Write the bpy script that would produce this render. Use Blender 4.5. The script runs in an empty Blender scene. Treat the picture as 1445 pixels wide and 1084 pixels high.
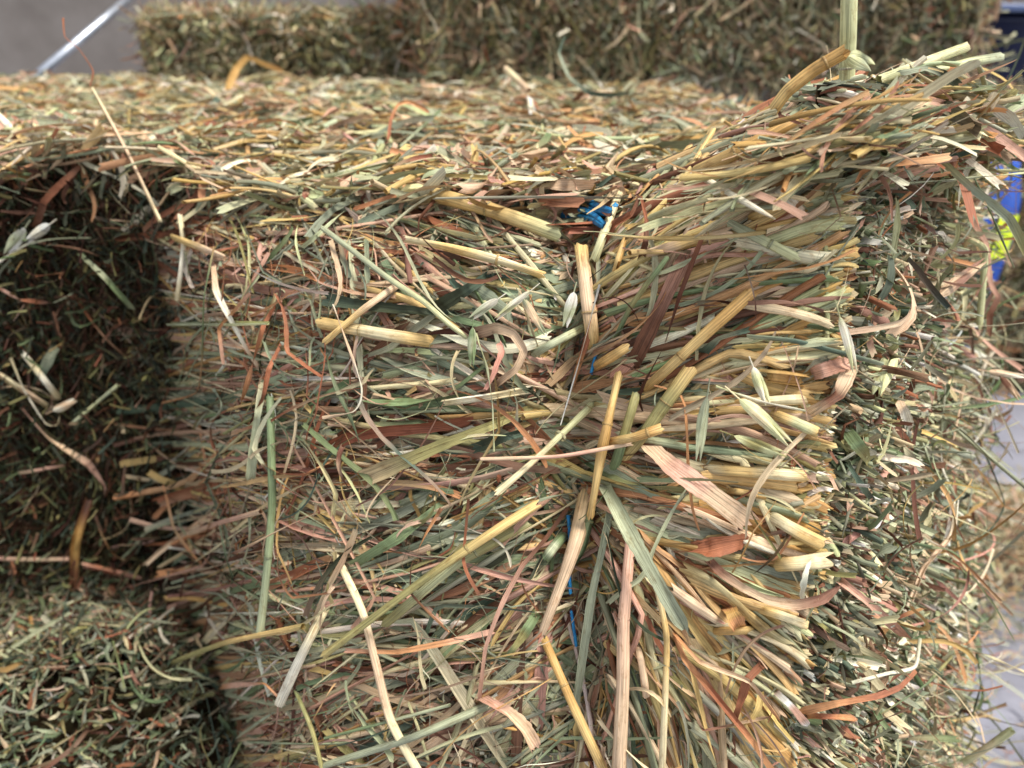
import bpy, math, random
import numpy as np

rng = np.random.default_rng(11)
random.seed(11)
PI = math.pi
S = bpy.context.scene
C = S.collection

# ------------------------------------------------------------------ camera geometry
F, CX, CY = 1091.0, 722.5, 542.0            # focal length and centre, in units of a 1445-wide frame
PITCH = math.atan((CY - 50.0) / F)
CAMZ = 0.85
cp, sp = math.cos(PITCH), math.sin(PITCH)
AX = np.array([0, cp, -sp]); DN = np.array([0, -sp, -cp]); RT = np.array([1.0, 0, 0])
CAM = np.array([0, 0, CAMZ])
TOP = CAMZ - 0.072                          # height of the top of the bale stack
LEDGE = CAMZ - 0.425                        # top of the lower tier of bales
FLOOR = 0.0


def ray(px, py):
    px = np.asarray(px, float); py = np.asarray(py, float)
    return AX + ((px - CX) / F)[..., None] * RT + ((py - CY) / F)[..., None] * DN


def at(px, py, D):
    return np.asarray(D, float)[..., None] * ray(px, py) + CAM


def srgb(*c):
    c = np.array(c, float) / 255.0
    return np.where(c <= 0.04045, c / 12.92, ((c + 0.055) / 1.055) ** 2.4)


# ------------------------------------------------------------------ shapes of the bales
def ip(x, xs, ys):
    return np.interp(x, xs, ys)


def ridge(px):
    return ip(px, [150, 260, 450, 700, 810, 900, 1000, 1100, 1200, 1300, 1440],
              [300, 300, 292, 305, 318, 272, 210, 158, 118, 108, 112])


def corner(py):                             # where the front of the big bale ends and its cut side begins
    return ip(py, [90, 250, 400, 560, 700, 800, 900, 1000, 1100], [1215, 1205, 1200, 1172, 1165, 1160, 1135, 1135, 1140])


def left_edge(py):
    return ip(py, [200, 330, 450, 700, 800, 900, 1000, 1140], [232, 185, 242, 284, 300, 305, 335, 345])


def inv_front(px, py):
    v = ip(px, [150, 200, 260, 450, 800, 1000, 1200, 1300], [1.95, 2.12, 2.34, 2.78, 3.08, 3.22, 3.38, 3.42])
    g = 812 + (py - 600) * 0.0
    v = v - 0.19 * np.exp(-((px - g) / 48.0) ** 2) * np.clip(1.25 - np.abs(py - 620) / 620, 0, 1)
    s = np.clip(1 - (py - ridge(px)) / 130.0, 0, 1.3)
    v = v - 0.30 * s ** 2
    s2 = np.clip((py - 830) / 260.0, 0, 1)
    e = np.clip((left_edge(py) + 95 - px) / 95.0, 0, 1.5)
    return np.maximum(v - 0.10 * s2 - 0.42 * e ** 2, 1.72)


def inv_right(px, py):
    v = ip(px, [1150, 1225, 1250, 1420, 1480], [3.38, 3.22, 3.02, 1.55, 1.2])
    return v


def hump(x, y):                             # the loose end of the big bale stands higher than its middle
    e = (0.125 + (y - 0.29) * 0.62) - x
    return 0.045 * np.clip(1 - e / 0.125, 0, 1) ** 1.1 * np.clip(1.0 - (y - 0.36) / 0.14, 0.0, 1)


def top_z(x, y):
    w = 0.006 * np.sin(x * 23 + 1) * np.sin(y * 17) + 0.004 * np.sin(x * 41 + y * 37)
    return TOP + hump(x, y) + w


def surf_inv(px, py):
    """1 / depth of whatever hay the photograph shows at a pixel."""
    px = np.asarray(px, float); py = np.asarray(py, float)
    r = ray(px, py)
    cr = corner(py)
    front = inv_front(px, py)
    right = inv_right(px, py)
    main = np.where(px < cr + 15, front, np.minimum(front, right))
    zz = np.minimum(r[..., 2], -1e-4)
    top = zz / (TOP - CAMZ)
    topmask = py < ridge(px)
    leftface = r[..., 1] / 0.514
    ledge = zz / (LEDGE - CAMZ)
    left = np.where(py > 855, np.maximum(ledge, leftface), leftface)
    left = np.where(py < 240, np.minimum(top, leftface), left)
    edge = ip(py, [200, 330, 450, 700, 800, 900, 1000, 1084], [230, 175, 235, 280, 300, 300, 330, 340])
    out = np.where(px < edge, left, main)
    out = np.where((px >= edge) & topmask & (px < 1150), np.minimum(top, front), out)
    return np.clip(out, 0.55, 3.6)


# ------------------------------------------------------------------ mesh building
class Strands:
    """Collects many ribbons and tubes and links them as ONE mesh."""
    def __init__(self):
        self.v, self.f, self.c, self.u, self.n = [], [], [], [], 0

    def add(self, P, N, W, col, col2=None, kind='leaf', M=4, roll=0.0, curl=0.25, ragged=0.4, flat=0.7, seedr=None):
        P = np.asarray(P, float); n, K, _ = P.shape
        W = np.broadcast_to(np.asarray(W, float), (n, K))
        T = np.gradient(P, axis=1)
        T /= np.linalg.norm(T, axis=2, keepdims=True) + 1e-12
        N = np.broadcast_to(N, P.shape)
        B = np.cross(T, N); B /= np.linalg.norm(B, axis=2, keepdims=True) + 1e-9
        N2 = np.cross(B, T)
        roll = np.broadcast_to(np.asarray(roll, float).reshape(-1, 1) if np.ndim(roll) == 1 else roll, (n, K))
        cr, sr = np.cos(roll)[..., None], np.sin(roll)[..., None]
        B, N2 = B * cr + N2 * sr, N2 * cr - B * sr
        curl = np.broadcast_to(np.asarray(curl, float).reshape(-1, 1) if np.ndim(curl) == 1 else curl, (n, K))
        flat = np.broadcast_to(np.asarray(flat, float).reshape(-1, 1) if np.ndim(flat) == 1 else flat, (n, K))
        seg = np.linalg.norm(np.diff(P, axis=1), axis=2)
        along = np.concatenate([np.zeros((n, 1)), np.cumsum(seg, axis=1)], axis=1)
        split = kind == 'split'
        if kind in ('tube', 'split'):
            a = np.linspace(0.75, 2 * PI - 0.75, M) + 1.2 if split else np.arange(M) * 2 * PI / M
            if K > 6:
                flat = flat * (1 + 0.22 * np.sin(rng.uniform(0, 6.28, (n, 1)) + np.linspace(0, 1, K)[None] * rng.uniform(3, 9, (n, 1))))
            off = (B[:, :, None, :] * (np.cos(a)[None, None, :] * W[:, :, None] / 2)[..., None]
                   + N2[:, :, None, :] * (np.sin(a)[None, None, :] * (W * flat)[:, :, None] / 2)[..., None])
            cross = np.linspace(0, 1, M) if split else np.abs(np.arange(M) - M / 2) / (M / 2)
        else:
            u = np.linspace(-1, 1, M)
            curl = curl * (1 + 0.8 * np.sin(rng.uniform(0, 6.28, (n, 1)) + np.linspace(0, 1, K)[None] * rng.uniform(2, 8, (n, 1))))
            off = (B[:, :, None, :] * (u[None, None, :] * W[:, :, None] / 2)[..., None]
                   + N2[:, :, None, :] * ((np.abs(u) ** 1.6 - 0.4)[None, None, :] * (W * curl)[:, :, None])[..., None])
            cross = np.linspace(0, 1, M)
        if kind == 'leaf' and M >= 4:
            off = off.copy(); ej = 0.10 if M < 7 else 0.025
            off[:, :, 0] *= 1 + rng.normal(0, ej, (n, K, 1)); off[:, :, -1] *= 1 + rng.normal(0, ej, (n, K, 1))
        V = P[:, :, None, :] + off
        if ragged:
            for k in (0, K - 1):
                V[:, k] += T[:, k, None, :] * (rng.normal(0, ragged, (n, M)) * W[:, K // 2, None])[..., None]
        # colour: two hues drifting along the strand
        col = np.broadcast_to(np.asarray(col, float), (n, 3))
        col2 = col if col2 is None else np.broadcast_to(np.asarray(col2, float), (n, 3))
        s = np.linspace(0, 1, K)[None, :]
        ph = rng.random((n, 1)) * 6.28; fr = rng.uniform(0.3, 1.6, (n, 1))
        m = np.clip(0.5 + 0.75 * np.sin(ph + s * fr * 6.28), 0, 1)[..., None]
        cc = col[:, None, :] * (1 - m) + col2[:, None, :] * m
        cc = cc * (1 + rng.normal(0, 0.05, (n, K, 1)))
        CC = np.broadcast_to(cc[:, :, None, :], (n, K, M, 3))
        sd = (rng.random(n) if seedr is None else seedr)
        UV = np.empty((n, K, M, 3))
        UV[..., 0] = along[:, :, None]; UV[..., 1] = cross[None, None, :]; UV[..., 2] = sd[:, None, None]
        idx = self.n + np.arange(n * K * M).reshape(n, K, M)
        if kind == 'tube':
            nx = np.roll(idx, -1, axis=2)
            q = np.stack([idx[:, :-1], nx[:, :-1], nx[:, 1:], idx[:, 1:]], axis=-1)
        else:
            q = np.stack([idx[:, :-1, :-1], idx[:, :-1, 1:], idx[:, 1:, 1:], idx[:, 1:, :-1]], axis=-1)
        self.v.append(V.reshape(-1, 3)); self.f.append(q.reshape(-1, 4))
        self.c.append(CC.reshape(-1, 3)); self.u.append(UV.reshape(-1, 3)); self.n += n * K * M

    def build(self, name, mat, parent=None, origin=None):
        v = np.concatenate(self.v); f = np.concatenate(self.f); c = np.concatenate(self.c); u = np.concatenate(self.u)
        if origin is not None:
            v = v - np.asarray(origin)
        me = bpy.data.meshes.new(name)
        me.vertices.add(len(v)); me.vertices.foreach_set('co', v.astype(np.float32).ravel())
        me.loops.add(f.size); me.loops.foreach_set('vertex_index', f.astype(np.int32).ravel())
        me.polygons.add(len(f))
        me.polygons.foreach_set('loop_start', (np.arange(len(f)) * 4).astype(np.int32))
        me.polygons.foreach_set('use_smooth', np.ones(len(f), bool))
        a = me.attributes.new('hue', 'FLOAT_COLOR', 'POINT')
        a.data.foreach_set('color', np.concatenate([np.clip(c, 0.003, 0.95), np.ones((len(c), 1))], axis=1).astype(np.float32).ravel())
        b = me.attributes.new('fibre', 'FLOAT_VECTOR', 'POINT')
        b.data.foreach_set('vector', u.astype(np.float32).ravel())
        me.update(calc_edges=True); me.validate()
        me.materials.append(mat)
        o = bpy.data.objects.new(name, me); C.objects.link(o)
        if origin is not None:
            o.location = origin
        if parent is not None:
            o.parent = parent
        return o


def grid_mesh(name, grids, mat, parent=None):
    vs, fs, n = [], [], 0
    for G in grids:
        a, b = G.shape[:2]
        idx = n + np.arange(a * b).reshape(a, b)
        fs.append(np.stack([idx[:-1, :-1], idx[:-1, 1:], idx[1:, 1:], idx[1:, :-1]], -1).reshape(-1, 4))
        vs.append(G.reshape(-1, 3)); n += a * b
    v = np.concatenate(vs); f = np.concatenate(fs)
    me = bpy.data.meshes.new(name)
    me.from_pydata(v.tolist(), [], f.tolist()); me.update()
    for p in me.polygons: p.use_smooth = True
    me.materials.append(mat)
    o = bpy.data.objects.new(name, me); C.objects.link(o)
    if parent: o.parent = parent
    return o


def tag(o, label=None, cat=None, group=None, kind=None):
    if label: o['label'] = label
    if cat: o['category'] = cat
    if group: o['group'] = group
    if kind: o['kind'] = kind
    return o


def empty(name, loc, label, cat, group=None):
    o = bpy.data.objects.new(name, None); C.objects.link(o); o.location = loc
    o.empty_display_size = 0.05
    return tag(o, label, cat, group)


# ------------------------------------------------------------------ materials
def hay_material(name, transl=0.18, rough=0.5, spec=0.35, fine=1.0):
    m = bpy.data.materials.new(name); m.use_nodes = True
    nt = m.node_tree; nt.nodes.clear(); N = nt.nodes.new; L = nt.links.new
    hue = N('ShaderNodeAttribute'); hue.attribute_name = 'hue'
    fib = N('ShaderNodeAttribute'); fib.attribute_name = 'fibre'
    sc = N('ShaderNodeVectorMath'); sc.operation = 'MULTIPLY'; sc.inputs[1].default_value = (38 * fine, 15, 60)
    L(fib.outputs['Vector'], sc.inputs[0])
    n1 = N('ShaderNodeTexNoise'); n1.inputs['Scale'].default_value = 1.0; n1.inputs['Detail'].default_value = 3.0
    n1.inputs['Roughness'].default_value = 0.65
    L(sc.outputs[0], n1.inputs['Vector'])
    mr = N('ShaderNodeMapRange'); mr.inputs[1].default_value = 0.3; mr.inputs[2].default_value = 0.7
    mr.inputs[3].default_value = 0.5; mr.inputs[4].default_value = 1.3
    L(n1.outputs['Fac'], mr.inputs[0])
    mul = N('ShaderNodeMix'); mul.data_type = 'RGBA'; mul.blend_type = 'MULTIPLY'; mul.inputs[0].default_value = 1.0
    L(hue.outputs['Color'], mul.inputs[6]); L(mr.outputs[0], mul.inputs[7])
    sc2 = N('ShaderNodeVectorMath'); sc2.operation = 'MULTIPLY'; sc2.inputs[1].default_value = (170 * fine, 3.2, 40)
    L(fib.outputs['Vector'], sc2.inputs[0])
    n2 = N('ShaderNodeTexNoise'); n2.inputs['Scale'].default_value = 1.0; n2.inputs['Detail'].default_value = 4.0
    n2.inputs['Roughness'].default_value = 0.7
    L(sc2.outputs[0], n2.inputs['Vector'])
    mr2 = N('ShaderNodeMapRange'); mr2.inputs[1].default_value = 0.53; mr2.inputs[2].default_value = 0.70
    mr2.inputs[3].default_value = 0.0; mr2.inputs[4].default_value = 0.8
    L(n2.outputs['Fac'], mr2.inputs[0])
    mx = N('ShaderNodeMix'); mx.data_type = 'RGBA'
    L(mr2.outputs[0], mx.inputs[0]); L(mul.outputs[2], mx.inputs[6])
    st = N('ShaderNodeMix'); st.data_type = 'RGBA'; st.blend_type = 'MULTIPLY'; st.inputs[0].default_value = 1.0
    L(mul.outputs[2], st.inputs[6]); st.inputs[7].default_value = (0.62, 0.50, 0.40, 1)
    L(st.outputs[2], mx.inputs[7])
    bp = N('ShaderNodeBump'); bp.inputs['Strength'].default_value = 0.55; bp.inputs['Distance'].default_value = 0.0006
    L(n1.outputs['Fac'], bp.inputs['Height'])
    p = N('ShaderNodeBsdfPrincipled'); p.inputs['Roughness'].default_value = rough
    p.inputs['Specular IOR Level'].default_value = spec
    L(mx.outputs[2], p.inputs['Base Color']); L(bp.outputs[0], p.inputs['Normal'])
    t = N('ShaderNodeBsdfTranslucent'); L(mx.outputs[2], t.inputs['Color'])
    ms = N('ShaderNodeMixShader'); ms.inputs[0].default_value = transl
    L(p.outputs[0], ms.inputs[1]); L(t.outputs[0], ms.inputs[2])
    o = N('ShaderNodeOutputMaterial'); L(ms.outputs[0], o.inputs['Surface'])
    return m


def noise_material(name, stops, scale=40.0, rough=0.8, detail=6.0, bump=0.3, metal=0.0, spec=0.3, stretch=(1, 1, 1), bdist=0.003):
    m = bpy.data.materials.new(name); m.use_nodes = True
    nt = m.node_tree; nt.nodes.clear(); N = nt.nodes.new; L = nt.links.new
    tc = N('ShaderNodeTexCoord')
    mp = N('ShaderNodeMapping'); mp.inputs['Scale'].default_value = stretch
    L(tc.outputs['Object'], mp.inputs[0])
    n = N('ShaderNodeTexNoise'); n.inputs['Scale'].default_value = scale; n.inputs['Detail'].default_value = detail
    n.inputs['Roughness'].default_value = 0.65
    L(mp.outputs[0], n.inputs['Vector'])
    r = N('ShaderNodeValToRGB')
    while len(r.color_ramp.elements) < len(stops): r.color_ramp.elements.new(0.5)
    for e, (pos, c) in zip(r.color_ramp.elements, stops):
        e.position = pos; e.color = (*c, 1)
    L(n.outputs['Fac'], r.inputs[0])
    b = N('ShaderNodeBump'); b.inputs['Strength'].default_value = bump; b.inputs['Distance'].default_value = bdist
    L(n.outputs['Fac'], b.inputs['Height'])
    p = N('ShaderNodeBsdfPrincipled'); p.inputs['Roughness'].default_value = rough; p.inputs['Metallic'].default_value = metal
    p.inputs['Specular IOR Level'].default_value = spec
    L(r.outputs[0], p.inputs['Base Color']); L(b.outputs[0], p.inputs['Normal'])
    o = N('ShaderNodeOutputMaterial'); L(p.outputs[0], o.inputs['Surface'])
    return m


M_LEAF = hay_material('dry_leaf_fibre', 0.10, 0.52, 0.24)
M_STALK = hay_material('straw_stalk_fibre', 0.05, 0.42, 0.34)
M_CHAFF = hay_material('chopped_hay_fibre', 0.06, 0.65, 0.25)
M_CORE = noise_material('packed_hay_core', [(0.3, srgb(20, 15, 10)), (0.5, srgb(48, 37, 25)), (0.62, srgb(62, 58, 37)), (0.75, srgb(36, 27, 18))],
                        scale=190, rough=0.95, bump=1.0, spec=0.05)  # near-black colours put the shade of the gaps into the core
M_TWINE = noise_material('blue_plastic_twine', [(0.3, srgb(6, 92, 150)), (0.55, srgb(22, 128, 182)), (0.75, srgb(110, 186, 216))],
                         scale=300, rough=0.4, bump=0.5, spec=0.5, bdist=0.0005)

# colours of dry hay (as the pieces themselves are coloured)
COL = dict(
    gold=srgb(220, 186, 122), amber=srgb(204, 162, 98), pale=srgb(232, 216, 172), cream=srgb(240, 232, 208),
    lime=srgb(206, 206, 156), sage=srgb(176, 180, 146), green=srgb(122, 138, 98), grey=srgb(150, 155, 130),
    teal=srgb(84, 100, 84), dark=srgb(64, 70, 52), olive=srgb(156, 148, 96), pink=srgb(214, 168, 144),
    tan=srgb(216, 186, 152), rust=srgb(168, 108, 78), brown=srgb(114, 76, 56), deep=srgb(84, 48, 34),
    orange=srgb(206, 150, 104), white=srgb(232, 230, 220), mauve=srgb(160, 118, 98))


def pick(n, weights, shade=1.0):
    ks = list(weights); w = np.array([weights[k] for k in ks], float); w /= w.sum()
    i = rng.choice(len(ks), n, p=w)
    base = np.array([COL[k] for k in ks])
    out = base[i] * shade * rng.uniform(0.66, 1.1, (n, 1)) * (1 + rng.normal(0, 0.04, (n, 3)))
    j = rng.choice(len(ks), n, p=w)
    mix = rng.uniform(0, 0.45, (n, 1))
    return out, out * (1 - mix) + base[j] * shade * mix


P_FRONT = dict(gold=6, amber=3, pale=8, cream=5, white=0.5, lime=5, sage=17, green=9, grey=12, teal=6, dark=4, olive=3, pink=11, tan=12, rust=11, brown=10, deep=4, orange=5, mauve=3)
P_GREENISH = dict(sage=20, green=14, grey=18, teal=12, dark=6, lime=6, pale=6, olive=5, tan=5, pink=4, rust=4, brown=4)
P_BROWNISH = dict(pink=14, tan=20, rust=16, brown=13, orange=8, deep=6, mauve=6, pale=8, gold=6, cream=4, sage=6, grey=5)
P_FAN = dict(gold=18, amber=5, tan=13, pink=13, rust=10, pale=12, lime=7, sage=11, grey=8, brown=8, orange=4, green=4, cream=3)
P_DEEP = dict(dark=10, green=10, teal=8, grey=8, sage=8, brown=16, rust=14, deep=10, mauve=6, tan=6, olive=5)  # brown inner leaf, kept dark to paint shade into the gaps
P_STALK_L = dict(gold=5, pale=12, cream=6, sage=12, grey=12, green=2, olive=3, tan=14, pink=9, mauve=5, lime=3)
P_STALK = dict(gold=20, amber=8, pale=12, cream=4, lime=9, sage=7, green=2, olive=6, tan=5, grey=4)
P_TOP = dict(gold=6, amber=3, pale=16, cream=11, lime=6, sage=18, green=4, grey=13, teal=3, olive=2, pink=11, tan=12, rust=8, brown=4, orange=9)
P_CUT = dict(pale=9, cream=9, white=3, lime=8, sage=24, green=9, grey=26, teal=5, dark=3, olive=4, pink=7, tan=10, rust=5, brown=4, deep=1, mauve=6)
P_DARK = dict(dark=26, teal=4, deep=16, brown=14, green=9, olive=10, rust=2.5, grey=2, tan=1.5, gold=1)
P_HEAP = dict(dark=14, teal=9, green=14, grey=15, sage=11, olive=6, lime=3, pale=4, brown=10, deep=6, rust=4, tan=5, cream=2)
P_BACK = dict(dark=9, olive=14, green=7, sage=12, grey=9, tan=16, pale=11, pink=3, rust=2, brown=9, deep=2, cream=4)


def bend_path(P0, T, N, L, K, bend=0.15, lift=0.1, kink=0.0):
    """Polylines of K points centred on P0 along T, bent sideways and out of the surface."""
    n = len(P0)
    T = T / (np.linalg.norm(T, axis=1, keepdims=True) + 1e-9)
    B = np.cross(T, N); B /= np.linalg.norm(B, axis=1, keepdims=True) + 1e-9
    s = np.linspace(-0.5, 0.5, K)[None, :, None]
    L_ = np.asarray(L).reshape(-1, 1, 1)
    b1 = rng.normal(0, bend, (n, 1, 1)); b2 = rng.normal(0, lift, (n, 1, 1)); b3 = rng.normal(0, bend * 1.4, (n, 1, 1))
    P = P0[:, None, :] + T[:, None, :] * s * L_ + B[:, None, :] * L_ * (b1 * (4 * s * s - 0.5) + b3 * (s ** 3 * 4 - s * 0.5)) \
        + N[:, None, :] * L_ * b2 * (4 * s * s - 0.4)
    if kink and bend > 0.03:
        k = rng.random((n, 1, 1)) < kink
        c = rng.uniform(-0.3, 0.3, (n, 1, 1)); a = rng.normal(0, 0.8, (n, 1, 1))
        P = P + np.where(k, np.clip(s - c, 0, 1) * a * L_, 0) * B[:, None, :]
    return P


def widths(W, K, taper=0.5, wob=0.08):
    n = len(W)
    s = np.linspace(0, 1, K)[None, :]
    t = (rng.random((n, 1)) < taper) * rng.uniform(0.5, 0.95, (n, 1))
    p = rng.uniform(1.5, 4, (n, 1))
    w = 1 - t * s ** p
    flip = rng.random(n) < 0.5
    w[flip] = w[flip, ::-1]
    return W[:, None] * w * (1 + rng.normal(0, wob, (n, K)))
# ------------------------------------------------------------------ the big bale in the middle
def front_angle(px, py):
    """Run of the straws across the front: they converge on the twine and fan out towards the cut side."""
    r = np.arctan2((py - 590) * (0.5 + 0.4 * np.clip((py - 740) / 260, 0, 1)), np.maximum(px - 790, 40))
    l = np.arctan2((590 - py) * 0.3, np.maximum(900 - px, 60))
    r = np.where(py < 430, r * 0.85, r)
    return np.where(px > 815, r, l)


def front_paths(px, py, th, Lpx, K, off, arch, bend=0.1, clip=True, tail=45.0, kink=0.12):
    n = len(px)
    s = np.linspace(-0.5, 0.5, K)[None, :]
    b1 = rng.normal(0, bend, (n, 1)); b3 = rng.normal(0, bend * 1.3, (n, 1))
    side = b1 * (4 * s * s - 0.5) + b3 * (4 * s ** 3 - 0.5 * s)
    kk = (rng.random((n, 1)) < kink) * np.clip(s - rng.uniform(-0.3, 0.3, (n, 1)), 0, 1) * rng.normal(0, 0.9, (n, 1))
    side = side + kk
    X = px[:, None] + Lpx[:, None] * (np.cos(th)[:, None] * s - np.sin(th)[:, None] * side)
    Y = py[:, None] + Lpx[:, None] * (np.sin(th)[:, None] * s + np.cos(th)[:, None] * side)
    if clip:
        over = (X - (corner(Y) - np.abs(rng.normal(0, tail, (n, 1))) + 8)).max(1, keepdims=True)
        X = X - np.maximum(over, 0)
        above = (ridge(X) - 6 - np.abs(rng.normal(0, 9, (n, 1))) - Y).max(1, keepdims=True)
        Y = Y + np.maximum(above, 0)
    O = off[:, None] + arch[:, None] * (1 - 4 * s * s) + rng.normal(0, 0.001, (n, 1)) * s * 2
    D = 1 / inv_front(X, Y) - O
    P = at(X, Y, D)
    e = 2.0
    Pu = at(X + e, Y, 1 / inv_front(X + e, Y)) - at(X - e, Y, 1 / inv_front(X - e, Y))
    Pv = at(X, Y + e, 1 / inv_front(X, Y + e)) - at(X, Y - e, 1 / inv_front(X, Y - e))
    Nn = np.cross(Pv, Pu); Nn /= np.linalg.norm(Nn, axis=2, keepdims=True)
    flip = (Nn * ray(X, Y)).sum(2, keepdims=True) > 0
    Nn = np.where(flip, -Nn, Nn)
    return P, Nn


def front_seed(n, x0=235, x1=1215, y1=1135):
    px = rng.uniform(x0, x1, n * 2); py = rng.uniform(90, y1, n * 2)
    ok = (py > ridge(px) - 12) & (px > left_edge(py) + 20) & (px < corner(py) + 5)
    i = np.where(ok)[0][:n]
    return px[i], py[i]


def front_th(px, py, sd=0.29, wild=0.16):
    th = front_angle(px, py) + rng.normal(0, 1, len(px)) * sd * ip(px, [760, 860], [1.05, 0.8])
    zone = 1.6 * np.clip((430 - px) / 200, 0, 1) + np.clip((py - 850) / 200, 0, 1) * (px < 850)
    th = th + rng.normal(0, 0.3, len(px)) * zone
    w = rng.random(len(px)) < wild
    return np.where(w, rng.uniform(-PI / 2, PI / 2, len(px)), th)


big = empty('hay_bale', (0.02, 0.33, LEDGE), 'big oat hay bale tied with blue twine, its straws fanning out from the knot', 'hay bale', 'hay bales of the stack')
BO = np.array(big.location)


def front_mass():
    m = Strands()
    # deep leafy layers, then blades, then stalks nearer the surface
    for n, kind, L, w, off, pal in ((2600, 'leaf', (100, 320), (3.0, 8.0), (-0.017, -0.006), P_DEEP),
                                    (2700, 'leaf', (120, 420), (2.8, 7.6), (-0.011, 0.001), P_FRONT),
                                    (900, 'tube', (90, 320), (2.0, 4.8), (-0.010, 0.002), P_STALK),
                                    (700, 'split', (90, 320), (2.0, 5.2), (-0.008, 0.003), P_STALK),
                                    (450, 'leaf', (60, 240), (1.2, 3.4), (-0.004, 0.004), P_FRONT),
                                    (200, 'leaf', (40, 170), (0.3, 0.8), (-0.002, 0.005), P_FRONT)):
        px, py = front_seed(n); n = len(px)
        K = 12
        th = front_th(px, py)
        P, N = front_paths(px, py, th, rng.uniform(*L, n) * ip(px, [250, 500, 800], [0.7, 0.85, 1]), K, rng.uniform(*off, n), rng.normal(0, 0.0012, n), bend=0.04 if kind == 'leaf' else 0.02, kink=0.12 if kind == 'leaf' else 0.10, tail=32)
        a, b = pick(n, pal)
        if kind == 'leaf' and pal is P_FRONT:                # greener and browner wads of hay
            f = np.sin(px / 71 + 1.3 * np.sin(py / 93)) + np.sin(py / 57 + px / 140 + 2.0) + rng.normal(0, 0.7, n)
            for P_, sel in ((P_GREENISH, f > 0.7), (P_BROWNISH, f < -0.5)):
                a2, b2 = pick(n, P_); a[sel], b[sel] = a2[sel], b2[sel]
        if kind != 'leaf':
            a2, b2 = pick(n, P_STALK_L); lf = rng.random(n) < ip(px, [700, 900], [0.85, 0.1])
            a[lf], b[lf] = a2[lf], b2[lf]
        W = widths(rng.uniform(*w, n) * 1e-3 * rng.uniform(0.6, 1, n) * ip(px, [250, 450, 750], [0.85, 0.9, 1]), K, 0.6 if kind == 'leaf' else 0.3)
        if kind != 'leaf':
            m.add(P, N, W, a, b, kind, 7, rng.uniform(0, 6, n) if kind == 'split' else rng.uniform(0, 3, n), 0, 0.3, rng.uniform(0.3, 0.8, n))
        else:
            m.add(P, N, W, a, b, 'leaf', 4, (rng.normal(0, 0.34, n)[:, None] + rng.normal(0, 0.6, (n, 1)) * np.linspace(-1, 1, K)), rng.normal(0.1, 0.2, n), 0.35)
    # the long stems of the fan
    for n, kind in ((150, 'tube'), (120, 'split'), (150, 'leaf')):
        px = rng.uniform(880, 1190, n); py = 130 + 980 * rng.random(n) ** 1.25
        ok = (py > ridge(px)) & (px < corner(py)); px, py = px[ok], py[ok]; n = len(px)
        th = front_angle(px, py) + rng.normal(0, 0.15, n)
        P, N = front_paths(px, py, th, rng.uniform(140, 330, n), 14, rng.uniform(-0.002, 0.005, n), rng.normal(0, 0.001, n), bend=0.03, tail=34, kink=0.08)
        a, b = pick(n, P_FAN)
        m.add(P, N, widths(rng.uniform(2.4, 5.4, n) * 1e-3, 14, 0.3), a, b, kind, 4 if kind == 'leaf' else 8, rng.normal(0, 0.35, n) if kind == 'leaf' else rng.uniform(0, 6, n), 0.12, 0.35, rng.uniform(0.3, 0.8, n))
    # short cut ends crowding the corner above the cut side
    n = 900
    py = rng.uniform(130, 1130, n); px = corner(py) - rng.uniform(-10, 90, n)
    keep = py > ridge(px) - 5; px, py = px[keep], py[keep]; n = len(px)
    th = front_angle(px, py) * 0.9 + rng.normal(0, 0.2, n)
    P, N = front_paths(px, py, th, rng.uniform(50, 150, n), 8, rng.uniform(-0.008, 0.003, n), rng.normal(0, 0.001, n), bend=0.05, tail=26, kink=0.04)
    a, b = pick(n, P_STALK)
    h = n // 2; W = widths(rng.uniform(1.8, 4.8, n) * 1e-3, 8, 0.1)
    m.add(P[:h], N[:h], W[:h], a[:h], b[:h], 'tube', 8, rng.uniform(0, 3, h), 0, 0.35, rng.uniform(0.3, 0.8, h))
    m.add(P[h:], N[h:], W[h:], a[h:], b[h:], 'split', 8, rng.uniform(0, 6, n - h), 0, 0.45, rng.uniform(0.3, 0.8, n - h))
    # small broken bits and chaff lying in the hollows
    px, py = front_seed(1500); n = len(px)
    P, N = front_paths(px, py, rng.uniform(-PI, PI, n), rng.uniform(8, 45, n), 5, rng.uniform(-0.008, 0.003, n), np.zeros(n), clip=False)
    a, b = pick(n, P_FRONT)
    m.add(P, N, widths(rng.uniform(0.5, 2.6, n) * 1e-3, 5, 0.6), a, b, 'leaf', 3, rng.normal(0, 0.8, n), 0.2, 0.4)
    # crumbs of leaf and chaff caught between the straws, and hair-thin fibres
    for n, L, w, o, K in ((3200, (3, 13), (0.4, 1.8), (-0.007, 0.004), 4), (380, (30, 130), (0.15, 0.4), (-0.001, 0.007), 12)):
        px, py = front_seed(n); n = len(px)
        P, N = front_paths(px, py, rng.uniform(-PI, PI, n) if K == 4 else front_th(px, py, 0.7, 0.3), rng.uniform(*L, n), K, rng.uniform(*o, n), np.zeros(n), bend=0.15, clip=K > 4)
        a, b = pick(n, P_FRONT)
        m.add(P, N, widths(rng.uniform(*w, n) * 1e-3, K, 0.6), a, b, 'leaf', 3, rng.normal(0, 0.8, n), 0.2, 0.4)
    # frayed fibres standing off the surface
    px, py = front_seed(140); n = len(px)
    P, N = front_paths(px, py, front_th(px, py, 0.5, 0.5), rng.uniform(40, 190, n), 16, rng.uniform(0.002, 0.009, n), rng.normal(0.002, 0.003, n), bend=0.16, clip=False, kink=0.6)
    a, b = pick(n, P_FRONT)
    m.add(P, N, widths(rng.uniform(0.25, 0.9, n) * 1e-3, 16, 0.8), a, b, 'leaf', 3, rng.normal(0, 1, (n, 1)) + rng.normal(0, 3, (n, 1)) * np.linspace(0, 1, 16), 0.2, 0.3)
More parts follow.
